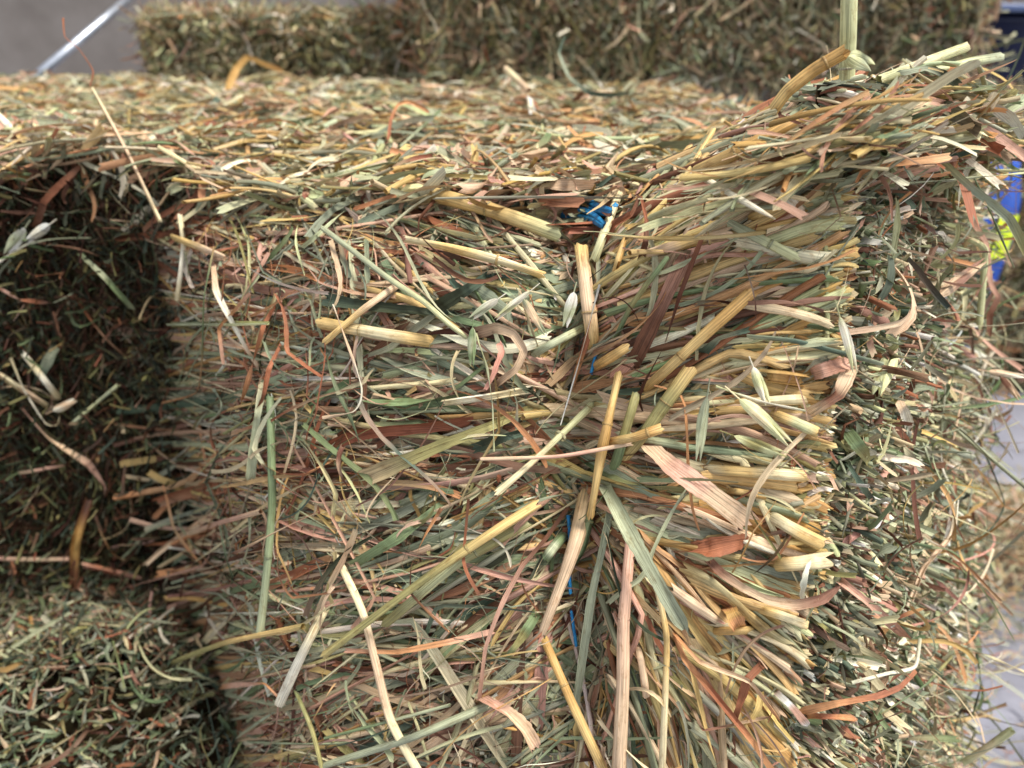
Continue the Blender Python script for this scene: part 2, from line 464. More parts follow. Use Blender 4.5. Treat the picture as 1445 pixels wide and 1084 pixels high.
    # thin bits that cross over the larger straws
    px, py = front_seed(130); n = len(px)
    P, N = front_paths(px, py, front_th(px, py, 0.6, 0.4), rng.uniform(50, 200, n), 14, rng.uniform(0.006, 0.012, n), rng.normal(0.001, 0.002, n), bend=0.1, kink=0.3)
    a, b = pick(n, P_FRONT)
    m.add(P, N, widths(rng.uniform(0.5, 2.6, n) * 1e-3, 14, 0.8), a, b, 'leaf', 4, rng.normal(0, 0.6, (n, 1)) + rng.normal(0, 1.0, (n, 1)) * np.linspace(-1, 1, 14), 0.2, 0.35)
    # wisps hanging down near the seam
    n = 110
    px = rng.uniform(245, 520, n); py = rng.uniform(330, 900, n)
    P, N = front_paths(px, py, rng.normal(PI / 2, 0.4, n), rng.uniform(40, 170, n), 14, rng.uniform(0.003, 0.010, n), rng.normal(0.001, 0.002, n), bend=0.12, clip=False, kink=0.6)
    a, b = pick(n, P_FRONT)
    m.add(P, N, widths(rng.uniform(0.6, 2.6, n) * 1e-3, 14, 0.8), a, b, 'leaf', 4, rng.normal(0, 0.8, (n, 1)) + rng.normal(0, 1.5, (n, 1)) * np.linspace(0, 1, 14), 0.2, 0.3)
    return m


# --- cut side: chopped ends pointing out of the bale, in pressed layers
RP0 = at(np.array(1225.0), np.array(600.0), 1 / inv_right(np.array(1225.0), 0.0))
RP1 = at(np.array(1420.0), np.array(600.0), 1 / inv_right(np.array(1420.0), 0.0))
RA = RP1 - RP0; RA[2] = 0; RLEN = np.linalg.norm(RA); RA /= RLEN
RN = np.array([RA[1], -RA[0], 0.0])          # outward
if RN[0] < 0: RN = -RN


def right_point(a, py):                      # a: fraction along the cut side, py sets the height on the corner
    px = 1205 + a * 215.0
    x = ip(py, [100, 1100], [18, -50]) * (1 - 0.2 * a)
    px = px + x
    return px, at(px, py, 1 / inv_right(px - x, py))


def right_mass():
    m = Strands()
    n = 11000
    a_ = rng.uniform(-0.05, 0.92, n)
    py = rng.uniform(120, 1140, n)
    px, P0 = right_point(a_, py)
    up = np.array([0, 0, 1.0])
    T = RN + rng.normal(0, 0.2, (n, 3)) + np.array([0, -0.25, 0])
    T /= np.linalg.norm(T, axis=1, keepdims=True)
    flake = np.sin(a_ * 40 + 1.5 * np.sin(py / 190.0)) * 0.004 + np.sin(py / 17.0 + 3 * np.sin(a_ * 7)) * 0.002
    P0 = P0 + RN * (flake + rng.normal(-0.006, 0.0045, n) - 0.005)[:, None]
    N = np.broadcast_to(up, (n, 3)) + rng.normal(0, 0.35, (n, 3))
    P = bend_path(P0, T, N, rng.uniform(0.012, 0.03, n), 5, 0.05, 0.05)
    a, b = pick(n, P_CUT, 1.08)
    h = n // 2
    W = widths(rng.uniform(0.9, 3.6, n) * 1e-3, 5, 0.1)
    m.add(P[:h], N[:h, None, :], W[:h], a[:h], b[:h], 'leaf', 4, rng.normal(0, 0.5, h), rng.normal(0, 0.35, h), 0.35)
    m.add(P[h:], N[h:, None, :], W[h:] * 0.9, a[h:], b[h:], 'tube', 6, rng.uniform(0, 3, n - h), 0, 0.25, rng.uniform(0.3, 0.8, n - h))
    # torn leaf and stem bits hanging across the cut side
    for n, L, w, out, K, bnd in ((700, (0.008, 0.03), (1.0, 4.0), (-0.001, 0.008), 7, 0.1), (170, (0.02, 0.06), (1.0, 3.8), (0.002, 0.014), 12, 0.08), (45, (0.03, 0.08), (0.25, 0.8), (0.004, 0.022), 16, 0.18)):
        a_ = -0.03 + 0.96 * rng.random(n) ** (1.0 if K == 7 else 0.6); py = rng.uniform(125, 1130, n)
        px, P0 = right_point(a_, py)
        P0 = P0 + RN * rng.uniform(*out, n)[:, None]
        ang = rng.uniform(-PI, PI, n)
        T = RA[None, :] * np.cos(ang)[:, None] + up[None, :] * np.sin(ang)[:, None] * 1.2 + RN * rng.uniform(-0.2, 0.9, n)[:, None]
        P = bend_path(P0, T, np.broadcast_to(RN, (n, 3)), rng.uniform(*L, n), K, bnd, 0.2, 0.35)
        a, b = pick(n, P_FRONT if K > 7 else P_CUT)
        m.add(P, RN[None, None, :], widths(rng.uniform(*w, n) * 1e-3, K, 0.7), a, b, 'leaf', 4, rng.normal(0, 0.6, (n, 1)) + rng.normal(0, 1.2, (n, 1)) * np.linspace(-1, 1, K), 0.2, 0.35)
    return m


# --- top of the stack
def tame(P, out, up):
    """Pull straws back that would reach far past the cut side or stand high off the top."""
    over = (P[..., 0] - right_x(np.minimum(P[..., 1], YEND)) - out).max(1, keepdims=True)
    P[..., 0] -= np.maximum(over, 0)
    high = (P[..., 2] - top_z(P[..., 0], P[..., 1]) - up).max(1, keepdims=True)
    P[..., 2] -= np.maximum(high, 0)
    return P


def top_bits(n, x0, x1, y0, y1, pal, scale=1.0, up=0.0, lo=-0.004, hi=0.012, far=False):
    m = Strands()
    def seeds(n):
        # denser towards the camera, where single straws can be made out
        u = rng.random(n)
        y = 1 / (1 / y0 + u * (1 / y1 - 1 / y0))
        x = rng.uniform(x0, x1, n)
        return x, y
    for frac, kind, L, w, K, o in ((0.36, 'leaf', (0.025, 0.1), (2.2, 6.5), 8, (lo - 0.004, lo + 0.002)),
                                   (0.2, 'tube', (0.025, 0.1), (1.6, 4.2), 8, (lo, hi * 0.6)),
                                   (0.37, 'leaf', (0.015, 0.08), (1.2, 5.0), 8, (lo, hi)),
                                   (0.07, 'leaf', (0.02, 0.07), (0.3, 1.0), 10, (lo + 0.002, hi + 0.004))):
        k = int(n * frac)
        x, y = seeds(k)
        ok = ok_top(x, y); x, y = x[ok], y[ok]; k = len(x)
        if k == 0: continue
        z = top_z(x, y) + rng.uniform(*o, k)
        ang = rng.normal(0, 0.75, k) + np.where(rng.random(k) < 0.2, PI / 2, 0)
        T = np.stack([np.cos(ang), np.sin(ang), rng.normal(0, 0.2 + up, k)], 1)
        e = 0.004
        dzx = (top_z(x + e, y) - top_z(x - e, y)) / (2 * e)
        T[:, 2] += T[:, 0] * np.clip(dzx, -0.8, 0.8)
        Nn = np.tile([0, 0, 1.0], (k, 1)) + rng.normal(0, 0.2, (k, 3))
        P = bend_path(np.stack([x, y, z], 1), T, Nn, rng.uniform(*L, k) * scale, K, 0.02 if kind == 'tube' else 0.10, 0.08, 0.2)
        P = tame(P, 0.008, 0.013)
        a, b = pick(k, P_STALK if kind == 'tube' else pal)
        W = widths(rng.uniform(*w, k) * 1e-3 * scale, K, 0.5)
        if kind == 'tube':
            m.add(P, Nn[:, None, :], W, a, b, 'tube', 6, 0.0, 0, 0.12, 0.7)
        else:
            m.add(P, Nn[:, None, :], W, a, b, 'leaf', 4, rng.normal(0, 0.5, (k, 1)) + rng.normal(0, 0.7, (k, 1)) * np.linspace(-1, 1, K), rng.normal(0.1, 0.2, k), 0.35)
    return m


RIDGE_PX = np.linspace(200, 1240, 60)
_rp = at(RIDGE_PX, ridge(RIDGE_PX), 1 / inv_front(RIDGE_PX, ridge(RIDGE_PX)))


def ridge_y(x):
    return np.where(x < _rp[0, 0], 0.512, ip(x, _rp[:, 0], _rp[:, 1]))


def right_x(y):                             # x of the cut side at a given distance
    return RP0[0] + (y - RP0[1]) * RA[0] / RA[1]


def ok_top(x, y):
    return (y > ridge_y(x) - 0.004) & (x < right_x(np.minimum(y, YEND)) + 0.004)


SPLIT = -0.185
YEND = RP0[1] + 0.12                        # the loose end of the big bale stops here


# ------------------------------------------------------------------ cores (the packed hay under the loose surface)
def big_core():
    gx, gy = np.meshgrid(np.linspace(200, 1215, 60), np.linspace(0, 1, 40))
    Y = ridge(gx) + 4 + gy * (1300 - ridge(gx))
    X = gx + (corner(Y) + 8 - 1215) * np.clip((gx - 900) / 315, 0, 1)
    L = left_edge(Y) + 34
    X = X + (L - 200) * np.clip((700 - gx) / 500, 0, 1)
    Df = 1 / inv_front(X, Y) + 0.016
    Df[:, 0] = 0.66; Df[:, 1] = np.maximum(Df[:, 1], 0.50)
    X[:, 0] += 22; X[:, 1] = X[:, 2] - 1
    front = at(X, Y, Df)
    a, p = np.meshgrid(np.linspace(-0.06, 0.89, 40), np.linspace(122, 1300, 40))
    _, right = right_point(a, p)
    right = right - RN * 0.016
    gx, gy = np.meshgrid(np.linspace(0, 1, 60), np.linspace(0, 1, 50))
    y = 0.29 + gy ** 1.5 * 1.22
    x = SPLIT - 0.01 + gx * (right_x(np.minimum(y, YEND)) - 0.012 - SPLIT + 0.01)
    y = np.maximum(y, ridge_y(x) + 0.006)
    top = np.stack([x, y, top_z(x, y) - 0.010], -1)
    return [g - BO for g in (front, right, top)]


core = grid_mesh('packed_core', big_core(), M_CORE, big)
tag(front_mass().build('front_straws', M_LEAF, big, None), kind='stuff')
tag(right_mass().build('cut_ends', M_CHAFF, big, None), kind='stuff')
tag(top_bits(9500, SPLIT, 0.62, 0.285, 1.52, P_TOP).build('top_straws', M_LEAF, big, None), kind='stuff')

# the loose, springy end along the upper corner
def crest():
    m = Strands()
    for n, L, w, K, kind in ((420, (0.02, 0.055), (0.8, 3.6), 9, 'leaf'), (160, (0.025, 0.06), (1.2, 3.4), 9, 'tube'), (120, (0.02, 0.06), (0.3, 0.8), 12, 'leaf')):
        y = RP0[1] - 0.002 + rng.random(n) ** 1.5 * 0.20
        x = right_x(y) - np.abs(rng.normal(0, 0.035, n)) - 0.012
        z = top_z(x, y) + rng.uniform(-0.028, -0.010, n) + 0.012 * np.clip(1 - (y - RP0[1]) / 0.05, 0, 1)
        ang = rng.normal(0.15, 0.6, n)
        T = np.stack([np.cos(ang), np.sin(ang), rng.normal(0.26, 0.2, n) - np.clip(y - 0.33, 0, 1) * 2.0], 1)
        N = np.tile([0, -0.3, 1.0], (n, 1))
        T[:, 0] *= np.where(y > YEND - 0.06, 0.5, 1)
        P = bend_path(np.stack([x, y, z], 1), T, N, rng.uniform(*L, n) * np.clip(1.2 - (y - 0.3) * 2.4, 0.5, 1), K, 0.02 if kind == 'tube' else 0.09, 0.02 if kind == 'tube' else 0.08, 0.2)
        P = tame(P, rng.uniform(-0.012, 0.014, (n, 1)), rng.uniform(0.006, 0.02, (n, 1)))
        a, b = pick(n, P_STALK if kind == 'tube' else P_TOP)
        m.add(P, N[:, None, :], widths(rng.uniform(*w, n) * 1e-3, K, 0.5), a, b, kind, 6 if kind == 'tube' else 4,
              rng.normal(0, 0.7, n), 0.2, 0.3, 0.7)
    # whiskers that stand off the far edge of the cut side
    n = 190
    a_ = rng.uniform(0.45, 0.93, n); py = rng.uniform(120, 1120, n)
    px, P0 = right_point(a_, py)
    T = RN[None, :] + rng.normal(0, 0.6, (n, 3))
    P = bend_path(P0 + RN * 0.006, T, np.tile([0, 0, 1.0], (n, 1)), rng.uniform(0.02, 0.09, n), 12, 0.25, 0.2, 0.3)
    a, b = pick(n, P_TOP)
    m.add(P, np.array([0, 0, 1.0]), widths(rng.uniform(0.4, 2.2, n) * 1e-3, 12, 0.7), a, b, 'leaf', 4, rng.normal(0, 0.8, n), 0.2, 0.3)
    return m


tag(crest().build('springy_edge', M_LEAF, big, None), kind='stuff')

# leaves and straws that droop over the upper front edge
def droop(n, x0, x1, yf, pal):
    m = Strands()
    x = rng.uniform(x0, x1, n); K = 14
    y = yf(x) + rng.uniform(-0.002, 0.02, n)
    z = top_z(x, y) + rng.uniform(0.001, 0.007, n)
    s = np.linspace(-0.5, 0.5, K)[None, :]
    L = rng.uniform(0.025, 0.075, n)[:, None]; sl = rng.normal(0, 0.7, n)[:, None]
    d = np.maximum(s + rng.uniform(-0.05, 0.35, (n, 1)), 0)
    X = x[:, None] + L * s * sl + 0.004 * np.sin(s * 9 + x[:, None] * 300)
    Y = y[:, None] - L * s * rng.uniform(0.5, 0.9, (n, 1)) + 0.4 * L * d
    Z = z[:, None] - L * d * rng.uniform(0.6, 1.1, (n, 1))
    P = np.stack([X, Y, Z], 2)
    a, b = pick(n, pal)
    m.add(P, np.array([0, -0.6, 0.8]), widths(rng.uniform(0.7, 4.2, n) * 1e-3, K, 0.7), a, b, 'leaf', 4,
          rng.normal(0, 0.5, (n, 1)) + rng.normal(0, 1.2, (n, 1)) * s * 2, 0.2, 0.35)
    return m


P_DROOP = dict(pink=11, tan=14, rust=9, orange=4, brown=9, pale=10, cream=6, sage=14, grey=11, lime=4, gold=6)
tag(droop(420, SPLIT, 0.06, ridge_y, P_DROOP).build('drooping_straws', M_LEAF, big, None), kind='stuff')

# the biggest straws and blades of the front, each a part of its own
def front_pieces(n, kind):
    if kind == 'stalk_end':
        py = rng.uniform(190, 1110, n); px = corner(py) - rng.uniform(0, 120, n)
        th = front_angle(px, py) * 0.95 + rng.normal(0, 0.2, n); L = rng.uniform(90, 240, n); w = rng.uniform(3.2, 6.2, n)
        off = rng.uniform(0.0, 0.006, n); pal = dict(gold=24, amber=8, pale=13, cream=4, lime=10, sage=8, tan=8, olive=3); bend = 0.03
    else:
        px, py = front_seed(n, 430, 1170, 1100); n = len(px)
        th = front_th(px, py, 0.22, 0.15); L = rng.uniform(110, 260, n); w = rng.uniform(2.6, 5.8, n)
        off = rng.uniform(-0.002, 0.004, n); pal = P_FRONT; bend = 0.08
    P, N = front_paths(px, py, th, L, 18, off, rng.normal(0.0005, 0.001, n), bend=bend, tail=30, kink=0.05 if kind == 'stalk_end' else 0.2)
    a, b = pick(n, pal)
    W = widths(w * 1e-3, 18, 0.1 if kind == 'stalk_end' else 0.7, 0.04)
    for i in range(n):
        s = Strands(); sl = slice(i, i + 1)
        if kind == 'stalk_end':
            s.add(P[sl], N[sl], W[sl], a[sl], b[sl], 'split' if i % 2 else 'tube', 12, rng.uniform(0, 6) if i % 2 else rng.uniform(0, 3), 0, 0.3, rng.uniform(0.35, 0.85))
        else:
            s.add(P[sl], N[sl], W[sl], a[sl], b[sl], 'leaf', 7, rng.normal(0, 0.4) + rng.normal(0, 0.9) * np.linspace(-1, 1, 18)[None, :], rng.normal(0.15, 0.2), 0.4)
        o = s.build(kind, M_STALK if kind == 'stalk_end' else M_LEAF, None, P[i, 9])
        o.parent = big; o.location = P[i, 9] - BO


front_pieces(95, 'stalk_end')
front_pieces(95, 'leaf_blade')
for o in list(big.children):
    if o.data and o.name.split('.')[0] in ('front_straws', 'cut_ends', 'top_straws', 'springy_edge', 'drooping_straws'):
        o.location = -BO

# ------------------------------------------------------------------ cut faces of the other bales
def cut_face(n, O, A, Bv, Nn, wA, wB, pal, scale=1.0, hang=0.12, rough=0.012, bits=0.2, loose=None, mat=0.6, shade=1.0):
    """n chopped ends over a wA x wB face with origin O, axes A and Bv (up), outward normal Nn."""
    m = Strands()
    u = rng.random(n); v = rng.random(n)
    dent = 0.006 * np.sin(u * wA * 60 + 2 * np.sin(v * wB * 16)) + 0.005 * np.sin(v * wB * 45 + u * 9)
    P0 = O + A * (u * wA)[:, None] + Bv * (v * wB)[:, None] + Nn * (dent * scale + rng.normal(0, rough * 0.5, n))[:, None]
    T = Nn + rng.normal(0, 0.55, (n, 3)); T /= np.linalg.norm(T, axis=1, keepdims=True)
    N0 = np.broadcast_to(Bv, (n, 3)) + rng.normal(0, 0.5, (n, 3))
    P = bend_path(P0, T, N0, rng.uniform(0.010, 0.028, n) * scale, 5, 0.03, 0.03)
    a, b = pick(n, pal, shade)
    m.add(P, N0[:, None, :], widths(rng.uniform(0.8, 3.6, n) * 1e-3 * scale, 5, 0.3), a, b, 'leaf', 4, rng.normal(0, 0.8, n), rng.normal(0, 0.35, n), 0.35)
    k = int(n * mat)                                          # long fibres pressed flat into the face
    u = rng.random(k); v = rng.random(k)
    P0 = O + A * (u * wA)[:, None] + Bv * (v * wB)[:, None] + Nn * rng.normal(-0.002, 0.005, k)[:, None] * scale
    ang = rng.normal(PI / 2, 0.55, k)
    T = A * np.cos(ang)[:, None] + Bv * np.sin(ang)[:, None] + Nn * rng.normal(0, 0.12, k)[:, None]
    P = bend_path(P0, T, np.broadcast_to(Nn, (k, 3)), rng.uniform(0.015, 0.06, k) * scale, 7, 0.05, 0.03, 0.1)
    a, b = pick(k, pal, shade)
    m.add(P, Nn[None, None, :], widths(rng.uniform(0.4, 1.8, k) * 1e-3 * scale, 7, 0.6), a, b, 'leaf', 4, rng.normal(0, 0.5, k), 0.2, 0.3)
    k = int(n * bits)
    u = rng.random(k); v = rng.random(k)
    P0 = O + A * (u * wA)[:, None] + Bv * (v * wB)[:, None] + Nn * rng.uniform(0.002, 0.014, k)[:, None] * scale
    ang = rng.normal(PI / 2, 0.7, k)
    T = A * np.cos(ang)[:, None] + Bv * np.sin(ang)[:, None] + Nn * rng.normal(0.1, 0.4, k)[:, None]
    P = bend_path(P0, T, np.broadcast_to(Nn, (k, 3)), rng.uniform(0.012, 0.04, k) * scale, 9, 0.1, 0.08, 0.3)
    a, b = pick(k, pal, shade)
    m.add(P, Nn[None, None, :], widths(rng.uniform(0.5, 3.2, k) * 1e-3 * scale, 9, 0.7), a, b, 'leaf', 4, rng.normal(0, 0.8, (k, 1)) + rng.normal(0, 1, (k, 1)) * np.linspace(-1, 1, 9), 0.2, 0.3)
    k = int(n * hang * 0.3)
    u = rng.random(k); v = rng.random(k)
    P0 = O + A * (u * wA)[:, None] + Bv * (v * wB)[:, None] + Nn * rng.uniform(0.006, 0.022, k)[:, None] * scale
    T = A * rng.normal(0, 0.8, k)[:, None] + Bv * rng.normal(0, 1, k)[:, None] + Nn * rng.normal(0.1, 0.3, k)[:, None]
    P = bend_path(P0, T, np.broadcast_to(Nn, (k, 3)), rng.uniform(0.025, 0.07, k) * scale, 12, 0.1, 0.08, 0.3)
    a, b = pick(k, loose or P_FRONT)
    m.add(P, Nn[None, None, :], widths(rng.uniform(0.6, 3.4, k) * 1e-3 * scale, 12, 0.6), a, b, 'leaf', 4, rng.normal(0, 0.7, n)[:k], 0.2, 0.3)
    return m


def slab(name, x0, x1, y0, y1, z0, z1, O, rot=0.0, parent=None, mat=M_CORE, jag=0.004):
    """A packed block with slightly uneven faces, in the local frame of its bale."""
    import bmesh
    bm = bmesh.new()
    bmesh.ops.create_cube(bm, size=1.0)
    bmesh.ops.subdivide_edges(bm, edges=bm.edges[:], cuts=9, use_grid_fill=True)
    for v in bm.verts:
        v.co.x = x0 + (v.co.x + 0.5) * (x1 - x0); v.co.y = y0 + (v.co.y + 0.5) * (y1 - y0); v.co.z = z0 + (v.co.z + 0.5) * (z1 - z0)
        v.co.x += random.gauss(0, jag); v.co.y += random.gauss(0, jag); v.co.z += random.gauss(0, jag) - (jag * 1.5 if v.co.z > z1 - 0.01 else 0)
    me = bpy.data.meshes.new(name); bm.to_mesh(me); bm.free()
    me.materials.append(mat)
    o = bpy.data.objects.new(name, me); C.objects.link(o)
    if parent: o.parent = parent
    return o


X3, Y3, Z3 = np.eye(3)


def put(strands, name, mat, parent):
    o = strands.build(name, mat, parent)
    o.location = -np.array(parent.location)
    return tag(o, kind='stuff')


# bale beside the big one, seen on its dark cut face
side = empty('hay_bale', (-0.45, 0.75, LEDGE), 'hay bale with a dark brown cut face, recess shade painted into its colour, set back beside the big tied bale', 'hay bale', 'hay bales of the stack')
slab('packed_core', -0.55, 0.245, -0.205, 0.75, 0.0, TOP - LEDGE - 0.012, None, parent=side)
put(cut_face(15000, np.array([-0.80, 0.525, LEDGE]), X3, Z3, -Y3, 0.66, TOP - LEDGE - 0.004, P_DARK, 0.72, 0.025, 0.04, 0.06, P_BROWNISH, 0.6, 0.62), 'cut_face', M_CHAFF, side)  # final factor darkens the hay colours, painting the recess shade into this face
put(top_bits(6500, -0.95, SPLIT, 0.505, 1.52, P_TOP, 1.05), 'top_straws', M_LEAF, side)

put(droop(230, -0.75, SPLIT + 0.01, lambda x: np.full(len(x), 0.512), P_DROOP), 'drooping_straws', M_LEAF, side)

# bale of the lower tier whose top sticks out as a ledge
low = empty('hay_bale', (-0.35, 0.75, 0.0), 'hay bale of the lower tier with green chaff heaped on its top', 'hay bale', 'hay bales of the stack')
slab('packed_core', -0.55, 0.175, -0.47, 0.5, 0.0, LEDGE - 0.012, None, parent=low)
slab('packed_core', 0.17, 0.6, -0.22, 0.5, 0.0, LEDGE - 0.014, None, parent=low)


def ledge_bits():
    m = Strands()
    def hz(x, y):
        return LEDGE + 0.045 * np.exp(-((x + 0.30) / 0.09) ** 2 - ((y - 0.41) / 0.05) ** 2) + 0.008 * np.sin(x * 31) * np.sin(y * 27)
    for n, L, w, K, pal, x0, x1, lift in ((9000, (0.005, 0.017), (0.6, 2.8), 5, P_HEAP, -0.52, -0.17, 0.010), (2600, (0.012, 0.045), (1.0, 4.0), 8, P_FRONT, -0.6, -0.08, 0.010),
                                          (750, (0.025, 0.07), (0.6, 3.0), 12, P_FRONT, -0.6, -0.08, 0.018)):
        x = rng.uniform(x0, x1, n); y = rng.uniform(0.27, 0.58, n)
        ok = ((pal is P_HEAP) | (y > 0.43) | (rng.random(n) < 0.1) | (K == 12)) & (x < -0.165 + np.clip((y - 0.44) * 2, 0, 1)); x, y = x[ok], y[ok]; n = len(x)
        z = hz(x, y) + rng.uniform(-0.004, lift, n)
        ang = rng.uniform(-PI, PI, n)
        T = np.stack([np.cos(ang), np.sin(ang), rng.normal(0, 0.35, n)], 1)
        N = np.tile([0, 0, 1.0], (n, 1)) + rng.normal(0, 0.35, (n, 3))
        P = bend_path(np.stack([x, y, z], 1), T, N, rng.uniform(*L, n), K, 0.1, 0.08, 0.25)
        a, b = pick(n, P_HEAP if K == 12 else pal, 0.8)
        m.add(P, N[:, None, :], widths(rng.uniform(*w, n) * 1e-3, K, 0.6), a, b, 'leaf', 4, rng.normal(0, 0.6, n), 0.2, 0.35)
    return m


put(ledge_bits(), 'chaff_cover', M_LEAF, low)
put(cut_face(2500, np.array([-0.80, 0.272, 0.1]), X3, Z3, -Y3, 0.75, LEDGE - 0.1, P_FRONT, 1.2), 'cut_face', M_CHAFF, low)

# bales lying on the far end of the stack
def far_bale(x0, x1, y0, z1, label, pal, n, dark=False):
    yb = y0 + 0.45
    b = empty('hay_bale', ((x0 + x1) / 2, (y0 + yb) / 2, TOP), label, 'hay bale', 'hay bales at the far end of the stack')
    w = (x1 - x0) / 2
    slab('packed_core', -w + .012, w - .012, -0.215, 0.215, 0.0, z1 - TOP - 0.012, None, parent=b, jag=0.006)
    put(cut_face(n, np.array([x0, y0, TOP - 0.005]), X3, Z3, -Y3, x1 - x0, z1 - TOP, pal, 1.35, 0.14, 0.03, 0.35, P_BACK, 1.0), 'front_straws', M_CHAFF, b)
    put(cut_face(n // 3, np.array([x0, y0 + 0.43, TOP]), -Y3, Z3, -X3, 0.43, z1 - TOP, P_TOP, 1.7, 0.25, 0.03), 'end_straws', M_LEAF, b)
    put(cut_face(n // 3, np.array([x1, y0, TOP]), Y3, Z3, X3, 0.43, z1 - TOP, P_TOP, 1.8, 0.3, 0.05), 'end_straws', M_LEAF, b)
    # straws over its top edge
    s = Strands(); k = n // 3
    x = rng.uniform(x0, x1, k); y = y0 + rng.random(k) ** 1.5 * 0.42 - 0.01
    P0 = np.stack([x, y, z1 + rng.normal(0, 0.006, k)], 1)
    ang = rng.normal(0, 0.8, k)
    P = bend_path(P0, np.stack([np.cos(ang), np.sin(ang), rng.normal(0, 0.3, k)], 1), np.tile(Z3, (k, 1)), rng.uniform(0.03, 0.10, k), 9, 0.08, 0.08, 0.2)
    a, c = pick(k, P_TOP)
    s.add(P, Z3, widths(rng.uniform(1.2, 5.5, k) * 1e-3, 9, 0.5), a, c, 'leaf', 4, rng.normal(0, 0.6, k), 0.2, 0.3)
    put(s, 'top_straws', M_LEAF, b)
    return b


P_GREENBACK = dict(olive=16, dark=7, green=6, sage=12, pale=12, tan=14, cream=6, grey=8, brown=8, rust=3, lime=6)
far_bale(-0.60, -0.153, 1.42, TOP + 0.098, 'olive green hay bale on the stack, nearest the grey wall', P_GREENBACK, 6500)
far_bale(-0.144, 0.728, 1.34, TOP + 0.30, 'brown and dark green hay bale on the stack, whiskery end beside the navy crate', P_BACK, 11000)
# ------------------------------------------------------------------ loose straws, leaves and seed heads lying on the hay
# kind, colour, colour 2, width (start, end) , lift in mm, points, label
H = []
def h(kind, col, w, pts, label, lift=3.0, col2=None, d=None, roll=None, free=False):
    H.append((kind, col, col2 or col, w, lift, pts, label, d, roll, free))

# --- upper part of the front and crest, from the seam to the cut side
h('S', 'lime', (21, 22), [(489, 249), (600, 272), (685, 294), (789, 331)], 'thick pale straw with a node, lying along the upper edge towards the twine', 17, 'gold')
h('L', 'pink', (13, 15), [(560, 250), (647, 264), (720, 285), (792, 310)], 'pinkish leaf sheath lying just above the thick pale straw', 12, 'tan')
h('S', 'gold', (15, 17), [(575, 338), (636, 350), (700, 366), (765, 388)], 'pale gold straw lying under the thick pale straw', 10, 'pale')
h('T', 'deep', (5, 6), [(557, 270), (562, 247), (583, 231), (608, 238), (623, 256), (612, 284), (592, 309), (592, 330), (612, 352), (642, 374)], 'dark brown curly tendril looping over the thick pale straw', 12, 'brown')
h('L', 'brown', (6, 18), [(792, 244), (786, 226), (803, 217), (826, 222), (838, 243), (847, 273), (860, 306)], 'red brown leaf with a hooked tip, standing over the frayed blue twine end', 10, 'pink')
h('L', 'tan', (5, 12), [(697, 268), (714, 245), (732, 226), (754, 213)], 'short withered tan leaf twisted on the top, above the thick pale straw', 8, 'mauve')
h('S', 'gold', (13, 11), [(686, 230), (735, 222), (825, 205)], 'yellow leaf sheath lying on the top beside the withered tan leaf', 5, 'amber')
h('L', 'grey', (5, 6), [(797, 52), (789, 75), (803, 108), (831, 131), (862, 134), (890, 131)], 'curled grey green blade rising off the top against the far brown bale', 10, 'teal', d=(0.66, 0.6))
h('S', 'pale', (9, 9), [(713, 97), (746, 128)], 'pale straw stub tilted up on the top, in front of the far bales', 10, 'tan', d=(0.72, 0.68))
h('S', 'gold', (10, 10), [(744, 128), (802, 149)], 'straw stub lying on the far part of the top, bent away from a tilted stub', 5, 'pale')
h('L', 'orange', (6, 11), [(398, 100), (372, 90), (349, 81), (334, 97), (324, 118), (317, 138)], 'orange folded leaf arching up from the top before the olive bale', 6, 'amber', d=(0.95, 0.92))
h('L', 'orange', (4, 5), [(548, 197), (552, 168), (562, 148), (578, 144), (605, 158)], 'thin orange blade bent into an arch on the top', 8, 'rust', d=(0.52, 0.56))
h('S', 'green', (4, 4), [(564, 208), (621, 156)], 'thin green stem leaning up from the top, next to a thin orange arch', 8, 'sage', d=(0.52, 0.6))
h('L', 'white', (8, 9), [(747, 136), (752, 162)], 'small white flake standing on the far top', 6, 'cream', d=(0.7, 0.68))
h('S', 'pale', (11, 13), [(874, 272), (856, 320), (838, 368)], 'pale straw standing beside the frayed blue twine end', 9, 'lime')
h('L', 'rust', (5, 10), [(903, 276), (912, 312), (911, 340), (902, 376)], 'red brown twisted leaf hanging above the knot', 10, 'brown')
h('L', 'brown', (6, 7), [(903, 276), (890, 304), (868, 318), (846, 352)], 'thin brown leaf sweeping down from the red twisted leaf', 10, 'rust')
h('S', 'gold', (20, 21), [(820, 348), (829, 420), (838, 490)], 'broad flat golden straw standing upright in the groove above the knot', 9, 'tan')
h('S', 'gold', (9, 11), [(882, 336), (866, 388)], 'short golden stub next to the broad flat golden straw', 8, 'amber')
h('S', 'cream', (23, 22), [(1199, -46), (1197, 50), (1193, 172)], 'tall pale shredded stem standing up from the crest', 5, 'lime', d=(0.297, 0.325))
h('S', 'amber', (17, 20), [(1092, 154), (1112, 128), (1150, 98), (1193, 73)], 'golden olive flat straw rising against the tall pale stem', 8, 'gold', d=(0.303, 0.288))
h('S', 'amber', (20, 19), [(985, 242), (1060, 205), (1136, 163)], 'thick amber straw with a cut hollow end, slanting up the crest', 17, 'gold')
h('O', 'sage', 22, [(1196, 80), (1232, 96)], 'plump pale green seed husk beside the tall pale stem', 8, 'lime', d=(0.305, 0.305))
h('S', 'lime', (13, 14), [(1240, 113), (1300, 90), (1362, 67)], 'pale green stem poking out of the crest, upper of a near parallel pair', 8, 'pale', d=(0.31, 0.34))
h('S', 'lime', (11, 14), [(1318, 98), (1360, 90), (1412, 80)], 'pale green stem poking out past the crest, lower of a near parallel pair', 6, 'sage', d=(0.33, 0.36))
